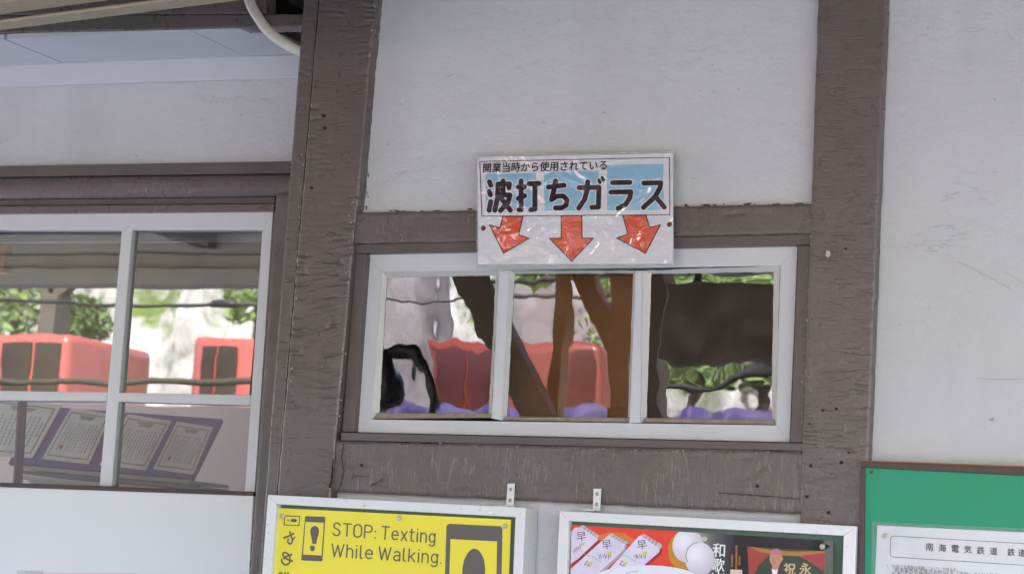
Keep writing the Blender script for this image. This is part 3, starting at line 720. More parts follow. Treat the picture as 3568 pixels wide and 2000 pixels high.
# ---- certificates behind the left window
BR, BL = P(672, 1665, 0.6), P(30, 1611, 0.6)
uq = Vector((-0.008, 0.12, 0.142)); e = BR-BL; nrm = e.cross(uq).normalized()
if nrm.y > 0: nrm = -nrm
PURPLE = plain('purple_mount', (0.15, 0.07, 0.20, 1), 0.6, 0.12, 8)
CERT = plain('certificate_paper', (0.86, 0.84, 0.68, 1), 0.7, 0.05, 10)
CERTINK = plain('certificate_ink', (0.34, 0.31, 0.26, 1), 0.7, 0.1, 10)
CERTGOLD = plain('certificate_border', (0.42, 0.36, 0.26, 1), 0.6, 0.2, 90)
SEAL = plain('red_seal', (0.5, 0.12, 0.1, 1), 0.6, 0.1, 10)
cb = thing('award_board', BL, 'purple mount with four cream certificates leaning behind the gridded window', 'award board')
PX = [(BL, BR, BR+uq*1.28, BL+uq*1.28)]
bm = bmesh.new(); bm_prism(bm, [BL+uq*1.04, BR+uq*1.04, BR, BL], -nrm*0.01); bm_obj('mount', fin(bm), PURPLE, cb)
z3 = zt(1.9815, 0, 1350)
def onb(pts, off): return [PP(x, y, BL+nrm*off, nrm) for x, y in pts]
for q in ([(-60, 60), (425, 122), (225, 483), (-200, 460)], [(490, 138), (770, 180), (612, 527), (288, 490)], [(880, 182), (1183, 230), (1005, 568), (690, 530)], [(1220, 235), (1470, 272), (1335, 597), (1056, 562)]):
    q = z3(q)
    def lerp(u, v): return tuple((q[0][i]*(1-u)+q[1][i]*u)*(1-v)+(q[3][i]*(1-u)+q[2][i]*u)*v for i in (0, 1))
    bm = bmesh.new(); bm_prism(bm, onb(q, 0.003), -nrm*0.002); ct = bm_obj('certificate', fin(bm), CERT, cb)
    bm = bmesh.new()
    for r in range(11):
        u = 0.86-r*0.068; v0, v1 = (0.26, 0.82) if r % 4 else (0.34, 0.62)
        w = 0.013 if r not in (0, 1) else 0.02
        nseg = 9
        for s in range(nseg):
            a, b = v0+(v1-v0)*s/nseg, v0+(v1-v0)*(s+0.72)/nseg
            bm_prism(bm, onb([lerp(u, a), lerp(u+w, a), lerp(u+w, b), lerp(u, b)], 0.0036), -nrm*0.0004)
    bm_obj('lettering', fin(bm), CERTINK, ct)
    bm = bmesh.new()
    for a, b, c, d in ((0.06, 0.07, 0.94, 0.095), (0.06, 0.905, 0.94, 0.93), (0.06, 0.095, 0.085, 0.905), (0.915, 0.095, 0.94, 0.905)):
        bm_prism(bm, onb([lerp(a, b), lerp(c, b), lerp(c, d), lerp(a, d)], 0.0034), -nrm*0.0003)
    bm_prism(bm, onb([lerp(0.3, 0.11), lerp(0.7, 0.11), lerp(0.62, 0.19), lerp(0.38, 0.19)], 0.0034), -nrm*0.0003)
    bm_obj('border', fin(bm), CERTGOLD, ct)
    bm = bmesh.new(); bm_prism(bm, onb([lerp(0.26+0.045*math.cos(t), 0.74+0.04*math.sin(t)) for t in [k*0.628 for k in range(10)]], 0.0038), -nrm*0.0004)
    bm_obj('seal', fin(bm), SEAL, ct)
st = thing('folder_stack', P(360, 1690, 0.56), 'stack of pale green folders below the certificates', 'folders')
FOLD = [plain('pale_green_folder', (0.42, 0.46, 0.30, 1), 0.7, 0.08, 10), plain('dark_green_folder', (0.12, 0.15, 0.11, 1), 0.7, 0.1, 10), plain('cream_folder', (0.55, 0.52, 0.40, 1), 0.7, 0.06, 10)]
rnd = random.Random(4)
for i in range(5):
    x0, x1 = 55+rnd.uniform(0, 50), 672+rnd.uniform(-15, 15); y = 1628+i*17
    slab('folder', [(x0, y-8), (x1, y+44), (x1, y+57), (x0, y+6)], 0.57, 0.18, FOLD[i % 3], st, 0.001)
slab('desk_top', [(-400, 1735), (900, 1800), (900, 1830), (-400, 1760)], 0.40, 0.9, INWALL, bld, 0.002)
o = slab('sliding_sash_edge', [(62, 1380), (70, 1380), (50, 1720), (42, 1720)], DL+0.10, 0.03, plain('dull_alloy', (0.2, 0.17, 0.14, 1), 0.5, 0.1, 10), bld, 0.001)
slab('inner_frame', [(-30, 790), (20, 790), (14, 950), (-30, 950)], DL+0.12, 0.03, ORANGEWOOD, bld, 0.001)

# ================================================================== the laminated sign
zS = zt(3.209, 1600, 500)
Y0 = -0.012
sg = thing('sign', P(2005, 730, Y0), 'laminated white sign with three red arrows screwed above the wavy window', 'sign')
def lam_sheet():
    bm = bmesh.new(); bm_prism(bm, [P(x, y, Y0+0.0012) for x, y in zS([(193, 138), (2398, 88), (2402, 1385), (196, 1388)])], (0, 0.0006, 0), 0.0002)
    bm_obj('laminate', fin(bm), LAMEDGE, sg)
lam_sheet()
poly('print_sheet', zS([(204, 156), (2388, 112), (2390, 1345), (214, 1350)]), Y0, LAMWHITE, sg, 0.0008)
poly('blue_panel', zS([(293, 340), (860, 336), (862, 752), (298, 757)]), Y0-0.0004, LAMBLUE, sg)
poly('blue_panel', zS([(950, 326), (1556, 305), (1556, 750), (952, 754)]), Y0-0.0004, LAMBLUE, sg)
poly('blue_panel', zS([(1652, 242), (2283, 230), (2287, 745), (1654, 748)]), Y0-0.0004, LAMBLUE, sg)
multi('border_line', ring_polys(zS([(230, 204), (2350, 159), (2355, 798), (254, 814)]), 2.6), Y0-0.0006, LAMBLACK, sg)
KANJI = [[(338, 430), (352, 468)], [(335, 537), (350, 577)], [(352, 650), (334, 750)],
         [(434, 455), (562, 452), (556, 500)], [(490, 420), (490, 575)], [(434, 455), (428, 610), (397, 748)], [(434, 578), (568, 578), (545, 660), (460, 752)], [(474, 620), (572, 748)],
         [(660, 490), (730, 488)], [(692, 420), (692, 742), (668, 744)], [(660, 618), (732, 585)], [(778, 452), (892, 448)], [(846, 455), (846, 735), (798, 742)],
         [(998, 490), (1172, 468)], [(1078, 422), (1060, 520), (1032, 630), (1092, 592), (1165, 590), (1206, 632), (1192, 695), (1140, 722), (1076, 722)],
         [(1340, 496), (1562, 492), (1556, 712), (1482, 716)], [(1437, 430), (1430, 520), (1400, 632), (1336, 724)], [(1563, 412), (1574, 436)], [(1600, 385), (1612, 408)],
         [(1714, 440), (1908, 437)], [(1696, 546), (1918, 542), (1908, 610), (1862, 682), (1776, 726)],
         [(2064, 445), (2254, 440), (2246, 494), (2190, 598), (2060, 716)], [(2194, 592), (2292, 714)]]
halo, ink = [], []
for k in KANJI:
    w = 38/3.209 if len(k) == 2 and k[0][1] < 440 and k[0][0] in (1563, 1600) else 56/3.209
    halo += stroke_polys(zS(k), w+7); ink += stroke_polys(zS(k), w)
multi('lettering_outline', halo, Y0-0.0007, LAMWHITE, sg)
multi('lettering', ink, Y0-0.0010, LAMBLACK, sg)
text('lettering', '開業当時から使用されている', zS([(266, 318)])[0], zS([(1648, 288)])[0], Y0-0.0010, LAMBLACK, sg, 0.022)
for a in ([(488, 815), (712, 813), (666, 1022), (780, 1060), (495, 1228), (340, 912), (456, 945)], [(1140, 809), (1371, 807), (1374, 1060), (1500, 1060), (1257, 1318), (1010, 1062), (1142, 1060)], [(1828, 806), (2088, 804), (2130, 940), (2250, 910), (2083, 1228), (1760, 1058), (1887, 1015)]):
    ar = poly('arrow', zS(a), Y0-0.0005, LAMRED, sg)
    multi('arrow_outline', ring_polys(zS(a), 3.2), Y0-0.0009, LAMBLACK, ar)
def screw(name, x, y, r, Y, mat, parent, h=0.002):
    bm = bmesh.new(); c = P(x, y, Y); n = 14
    lo = [bm.verts.new(c+Vector((r*math.cos(2*math.pi*i/n), 0, r*math.sin(2*math.pi*i/n)))) for i in range(n)]
    mid = [bm.verts.new(c+Vector((0.75*r*math.cos(2*math.pi*i/n), -h*0.8, 0.75*r*math.sin(2*math.pi*i/n)))) for i in range(n)]
    t = bm.verts.new(c+Vector((0, -h, 0)))
    for i in range(n):
        j = (i+1) % n; bm.faces.new((lo[i], lo[j], mid[j], mid[i])); bm.faces.new((mid[i], mid[j], t))
    return bm_obj(name, fin(bm), mat, parent, True)
for x, y in zS([(270, 948), (2350, 905)]): screw('screw', x, y, 0.005, Y0-0.0008, RUST, sg)

# ================================================================== framed posters
YF = -0.036
def mitred(name, o, i, Y, depth, mat, parent):
    for k in range(4):
        j = (k+1) % 4
        bm = bmesh.new(); bm_prism(bm, [P(*o[k], Y), P(*o[j], Y), P(*i[j], Y), P(*i[k], Y)], (0, depth, 0), 0.0012)
        bm_obj(name, fin(bm), mat, parent)
def bracket(q, Y, parent):
    br = slab('bracket', q, Y, 0.0025, ALU, parent, 0.0008)
    cx = sum(p[0] for p in q)/4
    (x0, y0), (x3, y3) = ((q[0][0]+q[1][0])/2, q[0][1]), ((q[2][0]+q[3][0])/2, q[2][1])
    for v in (0.25, 0.72): screw('screw', x0+(x3-x0)*v, y0+(y3-y0)*v, 0.0036, Y-0.0004, STEEL, br, 0.0012)
    bl = P(*q[3], Y); b2 = P(*q[2], Y)
    bm = bmesh.new(); bm_prism(bm, [bl+Vector((-0.012, 0.002, 0.0)), b2+Vector((0.0, 0.002, 0.0)), b2+Vector((0, -0.03, 0)), bl+Vector((-0.012, -0.03, 0))], (0, 0, -0.002))
    bm_obj('bracket_foot', fin(bm), ALU, br)
zA = zt(2.385, 880, 1640)
fo = zA([(128, 197), (2267, 304)]); fi = zA([(197, 276), (2184, 383)])
f1 = thing('poster_case', P(1390, 1750, YF), 'aluminium poster case holding the yellow notice', 'poster case', 'aluminium poster cases under the wavy window')
mitred('frame_rail', [fo[0], fo[1], (1795, 2600), (868, 2600)], [fi[0], fi[1], (1765, 2560), (900, 2560)], YF, 0.062, ALU, f1)
slab('backing', [(955, 1745), (1800, 1790), (1790, 2580), (900, 2580)], YF+0.020, 0.008, DARKGREEN, f1, 0)
bracket([(1768, 1684), (1793, 1683), (1789, 1765), (1763, 1764)], -0.002, f1)
YP = YF+0.015
p1 = thing('poster', P(1370, 1900, YP), 'yellow poster reading STOP: Texting While Walking.', 'poster')
yq = zA([(216, 308), (2148, 405)])
poly('paper', [yq[0], yq[1], (1752, 2555), (908, 2555)], YP, YELLOW, p1, 0.0008)
YI = YP-0.0005
def rounded(q, r, n=5):
    out = []
    for i in range(4):
        a, b, c = Vector(q[i-1]), Vector(q[i]), Vector(q[(i+1) % 4])
        d1, d2 = (a-b).normalized()*r, (c-b).normalized()*r
        for k in range(n+1):
            t = k/n; out.append(tuple(b+d1*(1-t)**2+d2*t**2))
    return out
ic = poly('phone_icon', rounded(zA([(437, 374), (604, 380), (580, 750), (404, 742)]), 5), YI, GREYINK, p1)
poly('phone_screen', zA([(440, 422), (592, 430), (572, 702), (419, 693)]), YI-0.0003, YELLOW, ic)
def sole(cx, cy, w, h, lean=0.0):
    prof = [(0, .12), (.02, .38), (.06, .62), (.13, .86), (.22, .98), (.32, 1.0), (.45, .92), (.6, .76), (.75, .6), (.9, .5), (1, .46)]
    R_ = [(cx+w/2*k+lean*(t-.5)*h, cy-h/2+t*h) for t, k in prof]; L_ = [(cx-w/2*k+lean*(t-.5)*h, cy-h/2+t*h) for t, k in prof[::-1]]
    return R_+L_
multi('footprint', [zA(sole(515, 531, 72, 150, -0.03)), zA([(478, 620), (518, 622), (516, 650), (508, 665), (492, 667), (481, 655)])], YI-0.0006, GREYINK, ic)
bp = poly('phone_icon', rounded(zA([(1612, 437), (2077, 459), (2044, 2100), (1560, 2100)]), 14), YI, GREYINK, p1)
poly('phone_screen', zA([(1645, 565), (2032, 585), (2006, 1900), (1604, 1880)]), YI-0.0003, YELLOW, bp)
multi('footprint', [zA(sole(1833, 990, 190, 690, -0.03))], YI-0.0006, GREYINK, bp)
si = multi('phone_icon', ring_polys(zA([(266, 372), (393, 376), (386, 453), (262, 447)]), 3.4), YI, GREYINK, p1)
multi('footprint', [zA(circ(344, 411, 24, 15)), zA([(318, 400), (330, 398), (330, 424), (316, 418)]), zA([(290, 402), (303, 402), (302, 416), (289, 414)])], YI-0.0003, GREYINK, si)
def arc(cx, cy, rx, ry, a0, a1, n=12):
    return [(cx+rx*math.cos(math.radians(a0+(a1-a0)*k/n)), cy+ry*math.sin(math.radians(a0+(a1-a0)*k/n))) for k in range(n+1)]
ROUND_N = [(0, 0.44)]+arc(0.21, 0.46, 0.21, 0.26, 165, 0)+[(0.42, 0)]
GLYPH = {
 'S': (0.56, [[(0.51, .84), (.44, .95), (.36, .99), (.28, 1.0), (.2, .99), (.12, .95), (.06, .88), (.04, .78), (.08, .64), (.2, .56), (.36, .49), (.48, .4), (.53, .28), (.51, .15), (.44, .05), (.36, .01), (.28, 0), (.18, .01), (.1, .06), (.02, .17)]]),
 'T': (0.56, [[(0, 1), (.56, 1)], [(.28, 1), (.28, 0)]]),
 'O': (0.58, [arc(.29, .71, .29, .29, 0, 180)+arc(.29, .29, .29, .29, 180, 360)+[(.58, .71)]]),
 'P': (0.56, [[(0, 0), (0, 1), (.29, 1)]+arc(.29, .73, .27, .27, 90, -90)+[(0, .46)]]),
 ':': (0.04, [[(.02, .03), (.02, .05)], [(.02, .55), (.02, .57)]]), '.': (0.04, [[(.02, .03), (.02, .05)]]),
 'e': (0.47, [[(.02, .38), (.47, .38)]+arc(.235, .37, .235, .35, 3, 300, 18)+[(.43, .07)]]),
 'x': (0.42, [[(0, 0), (.42, .72)], [(0, .72), (.42, 0)]]),
 't': (0.30, [[(.1, .95), (.1, .15), (.13, .04), (.2, 0), (.3, 0)], [(0, .72), (.3, .72)]]),
 'i': (0.04, [[(.02, 0), (.02, .72)], [(.02, .97), (.02, .99)]]),
 'n': (0.42, [[(0, 0), (0, .72)], ROUND_N]), 'h': (0.42, [[(0, 0), (0, 1)], ROUND_N]),
 'g': (0.42, [[(.42, .72), (.42, -.08)]+arc(.21, -.07, .21, .21, 0, -150), arc(.21, .38, .21, .34, 0, 360, 20)]),
 'W': (0.84, [[(0, 1), (.21, 0), (.42, .92), (.63, 0), (.84, 1)]]),
 'l': (0.16, [[(.02, 1), (.02, .14), (.06, .03), (.16, 0)]]),
 'k': (0.42, [[(0, 0), (0, 1)], [(.4, .72), (0, .28)], [(.13, .43), (.42, 0)]]),
 'a': (0.42, [[(.03, .63), (.1, .7), (.22, .72), (.35, .69), (.41, .6), (.42, .5), (.42, 0)], [(.42, .41), (.18, .41), (.06, .36), (.01, .27), (0, .18), (.05, .06), (.17, 0), (.3, .03), (.42, .16)]])}
def din(body, a, b, cap, Y, mat, parent, w=0.112, gap=0.25):
    adv, out = 0.0, []
    for ch in body:
        if ch == ' ': adv += 0.22; continue
        wd_, pl = GLYPH[ch]; out.append((adv, pl)); adv += wd_+gap
    adv -= gap; L = (b[0]-a[0]); sx = L/adv; dy = (b[1]-a[1])/adv
    pp = []
    for x0, pl in out:
        for p in pl:
            q = [(a[0]+(x0+x)*sx+y*cap*0.065, a[1]+(x0+x)*dy-y*cap) for x, y in p]
            pp += stroke_polys(zA(q), w*cap/2.385)
    multi('lettering', pp, Y, mat, parent)
din('STOP: Texting', (666, 533), (1512, 596), 103, YI, GREYINK, p1)
din('While Walking.', (655, 708), (1566, 768), 103, YI, GREYINK, p1)
for ch, x, y, sz in (('や', 310, 558, 122), ('め', 292, 735, 126), ('ま', 268, 900, 122)):
    a = zA([(x-0.38*sz, y-sz/2)])[0]; b = zA([(x-0.38*sz-6, y+sz/2)])[0]
    A, B = P(*a, YI), P(*b, YI); d = (B-A).normalized()
    text('lettering', ch, a, b, YI, GREYINK, p1, 0.02, 1.0, Vector((-d.z, 0, d.x)), fit=0.93)
PIN = plain('clear_push_pin', (0.62, 0.58, 0.42, 1), 0.15, 0.15, 300, 0, 0.8)
def pin(x, y, Y, parent, r=0.0055):
    o = screw('push_pin', x, y, r, Y, PIN, parent, 0.006)
    screw('pin_head', x+1.5, y-1.5, r*0.5, Y-0.0055, PIN, o, 0.004)
for x, y in zA([(250, 376), (1218, 390), (2095, 459)]): pin(x, y, YP-0.0006, p1)

zB = zt(2.342, 1900, 1640)
f2 = thing('poster_case', P(2460, 1820, YF), 'aluminium poster case holding the food poster', 'poster case', 'aluminium poster cases under the wavy window')
fo = zB([(118, 325), (2541, 450)]); fi = zB([(190, 408), (2434, 528)])
mitred('frame_rail', [fo[0], fo[1], (2955, 2600), (1910, 2600)], [fi[0], fi[1], (2915, 2560), (1952, 2560)], YF+0.002, 0.060, ALU, f2)
slab('backing', [(1975, 1808), (2950, 1862), (2925, 2580), (1945, 2580)], YF+0.020, 0.008, DARKGREEN, f2, 0)
bracket([(2068, 1701), (2095, 1702), (2090, 1778), (2065, 1777)], -0.002, f2)
def pc(name, c, r=0.3): return plain(name, c, r, 0.06, 40)
p2 = thing('poster', P(2450, 1900, YP), 'food poster of white wrapped bundles, eggs and a bowl, with a dark right half', 'poster')
tl, tr = zB([(212, 440), (2362, 570)])
# poster sheet with a curling right edge
vs_, fs = [], []
n = 24
for j in range(2):
    for i in range(n+1):
        u = i/n; x = (tl[0]+(tr[0]-tl[0])*u) if j == 0 else 1975+(2905-1975)*u; y = (tl[1]+(tr[1]-tl[1])*u) if j == 0 else 2560
        p = P(x, y, YP+0.0008); p.y -= 0.010*max(0, (u-0.94)/0.06)**2; vs_.append(p)
for i in range(n): fs.append((i, n+1+i, n+2+i, i+1))
GRADM = NT('poster_dark_print')
gx = GRADM.n('ShaderNodeSeparateXYZ'); GRADM.geo = GRADM.n('ShaderNodeNewGeometry'); GRADM.l(GRADM.geo.outputs['Position'], gx.inputs[0])
xa, xb = P(*zB([(1240, 560)])[0], YP).x, P(*zB([(1560, 560)])[0], YP).x
mr = GRADM.n('ShaderNodeMapRange'); mr.inputs[1].default_value = xa; mr.inputs[2].default_value = xb; GRADM.l(gx.outputs[0], mr.inputs[0])
DARKP = GRADM.out(GRADM.ramp(mr.outputs[0], (0.0, S(150, 146, 146)), (0.45, S(92, 90, 92)), (1.0, S(26, 26, 30))), 0.25)
mesh('paper', vs_, fs, DARKP, p2)
Y2 = YP-0.0002
poly('red_ground', zB([(214, 442), (1100, 492), (1120, 860), (206, 860)]), Y2, pc('poster_red', S(232, 66, 48)), p2)
GOLD = pc('poster_gold', S(196, 138, 40)); EGG = pc('poster_egg', S(222, 214, 222)); WRAP = plain('poster_wrap', S(224, 212, 228), 0.3, 0.10, 28); WSH = pc('poster_wrap_edge', S(196, 182, 190))
multi('basket_print', [zB([(1095, 492), (1032, 545), (1000, 620), (1010, 720), (1060, 790), (1180, 850), (1300, 850), (1140, 760), (1060, 680), (1040, 610), (1070, 540), (1130, 494)])], Y2-0.0003, GOLD, p2)
def radial(name, c, r, c0=S(240, 234, 240), c1=S(206, 196, 204), c2=S(150, 136, 142)):
    t = NT(name); g = t.n('ShaderNodeNewGeometry'); w = P(*c, Y2); d = t.n('ShaderNodeVectorMath', operation='DISTANCE'); t.l(g.outputs['Position'], d.inputs[0]); d.inputs[1].default_value = w
    mr = t.n('ShaderNodeMapRange'); mr.inputs[2].default_value = r; t.l(d.outputs['Value'], mr.inputs[0])
    return t.out(t.ramp(mr.outputs[0], (0.1, c0), (0.6, c1), (1.0, c2)), 0.3)
for k, c in enumerate((circ(1165, 610, 128, 140, 26), circ(1262, 720, 120, 138, 26))):
    c = [(x, max(y, 496+ (x-1100)*0.056)) for x, y in c]
    poly('egg_print', zB(c), Y2-0.0006-0.0003*k, radial('poster_egg_%s' % 'ab'[k], zB([((1130, 1225)[k], (570, 670)[k])])[0], 0.062), p2)
multi('egg_shading', [zB(s) for s in stroke_polys([(1160, 740), (1145, 690), (1165, 625), (1210, 590), (1250, 582)], 7)], Y2-0.0016, pc('poster_egg_shadow', S(176, 150, 152)), p2)
PURP = pc('poster_purple_ink', S(84, 70, 100)); LIME = pc('poster_lime', S(206, 206, 96)); TEAL = pc('poster_string', S(120, 170, 170))
poly('basket_print', zB([(425, 530), (520, 500), (640, 506), (730, 560), (720, 600), (430, 560)]), Y2-0.0003, pc('poster_basket', S(214, 128, 62)), p2)
for k, (body, tip, sx, sy) in enumerate((
        ([(213, 500), (240, 462), (290, 458), (420, 540), (432, 560), (262, 720), (207, 757)], [(285, 455), (305, 440), (440, 525), (425, 548)], 298, 545),
        ([(515, 522), (655, 592), (640, 640), (405, 860), (206, 860), (206, 800)], [(512, 522), (545, 508), (680, 580), (655, 600)], 505, 612),
        ([(762, 532), (790, 522), (940, 605), (930, 660), (700, 860), (470, 860)], [(775, 525), (805, 512), (945, 595), (955, 625), (935, 632)], 792, 612))):
    multi('bundle_shadow', [zB([(x+14, y+16) for x, y in body])], Y2-0.0006-0.0004*k, pc('poster_shadow', S(150, 48, 40)) if k != 1 else pc('poster_soft_shadow', S(176, 158, 172)), p2)
    pk = poly('bundle_print', zB(body), Y2-0.0008-0.0004*k, WRAP, p2)
    poly('bundle_tip', zB(tip), Y2-0.0010-0.0004*k, WSH, pk)
    YB = Y2-0.0012-0.0004*k
    a, b = zB([(sx-38, sy+24), (sx+40, sy+12)]); text('lettering', '早', a, b, YB, PURP, pk, 0.0, 0.9)
    multi('leaf_print', [zB([(sx+5, sy+50), (sx+40, sy+42), (sx+30, sy+74), (sx-2, sy+76)]), zB([(sx-160, sy+132), (sx-120, sy+130), (sx-128, sy+156), (sx-165, sy+160)])] if sx > 400 else [zB([(sx-10, sy+42), (sx+26, sy+34), (sx+18, sy+60), (sx-14, sy+66)])], YB, LIME, pk)
    rr = random.Random(k)
    if sx > 400:
        multi('scribble', sum([stroke_polys(zB([(sx-70+16*i, sy+70+rr.uniform(-8, 8)), (sx-66+16*i+rr.uniform(-8, 8), sy+100+rr.uniform(-8, 8))]), 1.6) for i in range(7)], []), YB-0.0002, PURP, pk)
        multi('string', stroke_polys(zB([(sx-188, sy+66), (sx-120, sy+84), (sx-50, sy+130)]), 1.6), YB-0.0003, TEAL, pk)
        multi('symbol', stroke_polys(zB([(sx-160, sy+118), (sx-185, sy+150), (sx-140, sy+164)]), 2.4), YB-0.0003, PURP, pk)
    else:
        multi('scribble', sum([stroke_polys(zB([(228+13*i, 640-9*i+rr.uniform(-8, 8)), (236+13*i, 670-9*i+rr.uniform(-8, 8))]), 1.6) for i in range(5)], []), YB-0.0002, PURP, pk)
    multi('tip_stripes', [zB([(tip[0][0]*(1-t)+tip[-1][0]*t, tip[0][1]*(1-t)+tip[-1][1]*t), (tip[1][0]*(1-t)+tip[2][0]*t, tip[1][1]*(1-t)+tip[2][1]*t), (tip[1][0]*(1-t-.05)+tip[2][0]*(t+.05), tip[1][1]*(1-t-.05)+tip[2][1]*(t+.05)), (tip[0][0]*(1-t-.05)+tip[-1][0]*(t+.05), tip[0][1]*(1-t-.05)+tip[-1][1]*(t+.05))]) for t in (0.2, 0.38, 0.56, 0.74)], YB-0.0001, pc('poster_leaf_stripe', S(150, 140, 104)), pk)
bo = poly('bowl_print', zB([(395, 875)]+[(820+430*math.cos(a), 880-112*math.sin(a)) for a in [math.pi-k*math.pi/24 for k in range(25)]]), Y2-0.0030, pc('poster_bowl', S(232, 230, 236)), p2)
multi('bowl_mark', stroke_polys(zB([(655, 850), (665, 830), (760, 812)]), 2.0), Y2-0.0034, pc('poster_bowl_mark', S(150, 160, 200)), bo)
WHITEINK = pc('poster_white_ink', S(236, 234, 232))
for ch, x, y in (('和', 1413, 690), ('歌', 1411, 806), ('山', 1409, 918)):
    a, b = zB([(x-51, y), (x+51, y+5)]); text('lettering', ch, a, b, Y2-0.0006, WHITEINK, p2, 0.012, 1.0)
multi('lantern_print', [zB(q) for q in ([(1552, 606), (1568, 606), (1566, 800), (1550, 800)], [(1518, 680), (1534, 680), (1532, 780), (1516, 780)], [(1578, 690), (1592, 690), (1590, 770), (1576, 770)])], Y2-0.0005, pc('poster_amber', S(150, 98, 52)), p2)
poly('lantern_print', zB([(1510, 802), (1606, 806), (1606, 870), (1508, 870)]), Y2-0.0007, pc('poster_lamp', S(222, 196, 176)), p2)
ph = poly('photo_print', zB([(1648, 614), (2288, 652), (2284, 900), (1660, 900)]), Y2-0.0006, pc('poster_banner_green', S(46, 62, 44)), p2)
PR = pc('poster_banner_red', S(164, 62, 56)); PG = pc('poster_banner_gold', S(178, 118, 60))
poly('banner_print', zB([(1650, 616), (1700, 640), (1830, 680), (1790, 720), (1730, 780), (1700, 880), (1664, 880)]), Y2-0.0009, PR, ph)
poly('banner_print', zB([(2060, 690), (2287, 656), (2285, 806), (2255, 808), (2210, 780), (2140, 730)]), Y2-0.0009, PR, ph)
poly('banner_print', zB([(1665, 617), (1830, 640), (2010, 655), (2286, 653), (2286, 668), (2060, 692), (1900, 690), (1750, 660)]), Y2-0.0011, PG, ph)
SKIN = pc('poster_skin', S(198, 140, 112))
fg = poly('person_print', zB([(1720, 880), (1760, 820), (1815, 790), (1850, 772), (1905, 778), (1960, 815), (2000, 880)]), Y2-0.0013, pc('poster_jacket', S(58, 56, 46)), ph)
poly('shirt_print', zB([(1848, 796), (1880, 808), (1898, 798), (1886, 875), (1856, 875)]), Y2-0.0015, WHITEINK, fg)
poly('face_print', zB(circ(1880, 712, 50, 66, 20)), Y2-0.0016, SKIN, fg)
poly('neck_print', zB([(1850, 760), (1912, 762), (1900, 800), (1878, 812), (1852, 798)]), Y2-0.00145, SKIN, fg)
poly('ear_print', zB(circ(1930, 716, 10, 17, 10)), Y2-0.00158, SKIN, fg)
poly('headscarf_print', zB([(1828, 694), (1832, 660), (1860, 636), (1895, 632), (1922, 650), (1934, 690), (1900, 682), (1860, 682)]), Y2-0.0018, pc('poster_scarf', S(186, 120, 130)), fg)
multi('face_features', stroke_polys(zB([(1845, 708), (1862, 706)]), 1.6)+stroke_polys(zB([(1882, 707), (1900, 709)]), 1.6)+stroke_polys(zB([(1858, 748), (1880, 749)]), 1.6)+stroke_polys(zB([(1866, 712), (1862, 732), (1870, 734)]), 1.1), Y2-0.0019, pc('poster_feature', S(110, 66, 54)), fg)
CRE = pc('poster_cream_ink', S(206, 178, 140))
for ch, x, y, s in (('祝', 1992, 838, 96), ('永', 2122, 838, 96)):
    a, b = zB([(x-s/2, y), (x+s/2, y+5)]); text('lettering', ch, a, b, Y2-0.0012, CRE, ph, 0.02, 1.0)
for x, y in zB([(1300, 552), (2262, 616)]): pin(x, y, YP-0.0012, p2)

# ================================================================== green notice board
zG = zt(3.139, 2900, 1540)
YB_ = -0.022
nb = thing('notice_board', P(3300, 1800, YB_), 'green notice board with dark brown edging beside the right post', 'notice board')
slab('board_panel', [(3012, 1626), (3760, 1666), (3740, 2100), (2990, 2100)], YB_+0.002, 0.018, BOARDGREEN, nb, 0)
slab('frame_rail', zG([(308, 207), (2800, 300), (2800, 400), (308, 274)]), YB_-0.004, 0.026, BROWNPLASTIC, nb, 0.0012)
slab('frame_rail', zG([(308, 277), (356, 279), (344, 1760), (272, 1760)]), YB_-0.003, 0.025, BROWNPLASTIC, nb, 0.0012)
slab('edge_strip', zG([(312, 197), (2800, 282), (2800, 300), (312, 206)]), YB_+0.004, 0.018, ORANGEWOOD, nb, 0)
screw('screw', *zG([(430, 328)])[0], 0.0028, YB_+0.0015, RUST, nb, 0.0012)
ns = thing('notice_sheet', P(3400, 1900, YB_), 'white printed notice in a clear sleeve pinned on the green board', 'notice')
poly('paper', zG([(492, 908), (2800, 1020), (2800, 1760), (452, 1760), (470, 1440)]), YB_+0.0006, PAPER, ns, 0.0008)
poly('sleeve', zG([(438, 868), (2800, 975), (2800, 1770), (405, 1770), (425, 1440)]), YB_-0.0012, SLEEVE, ns, 0.0003)
INK = plain('notice_ink', S(34, 32, 34), 0.5, 0.1, 40)
YN = YB_-0.0001
tb = rounded(zG([(640, 1022), (3000, 1160), (3000, 1400), (632, 1252)]), 12)
multi('title_box', ring_polys(tb, 1.9), YN, INK, ns)
for ch, x, y in (('南', 1062, 1178), ('海', 1202, 1188), ('電', 1343, 1195), ('気', 1482, 1203), ('鉄', 1622, 1213), ('道', 1763, 1222), ('鉄', 1955, 1233), ('道', 2072, 1240), ('会', 2210, 1248)):
    a, b = zG([(x-41, y), (x+41, y+4)]); text('lettering', ch, a, b, YN, INK, ns, 0.022, 1.0)
text('lettering', '1 「お客さま情報の保護について」の考え方', *zG([(598, 1365), (1358, 1408)]), YN, INK, ns, 0.0, 1.0)
text('lettering', '南海電気鉄道株式会社(以下「当社」といいます。)は、', *zG([(680, 1412), (1960, 1484)]), YN, INK, ns, 0.0, 1.0)
text('lettering', 'お客さまの情報を適切に取り扱います。', *zG([(650, 1462), (1700, 1520)]), YN, INK, ns, 0.0, 1.0)
pin(*zG([(575, 1022)])[0], YB_-0.0016, ns, 0.0045)

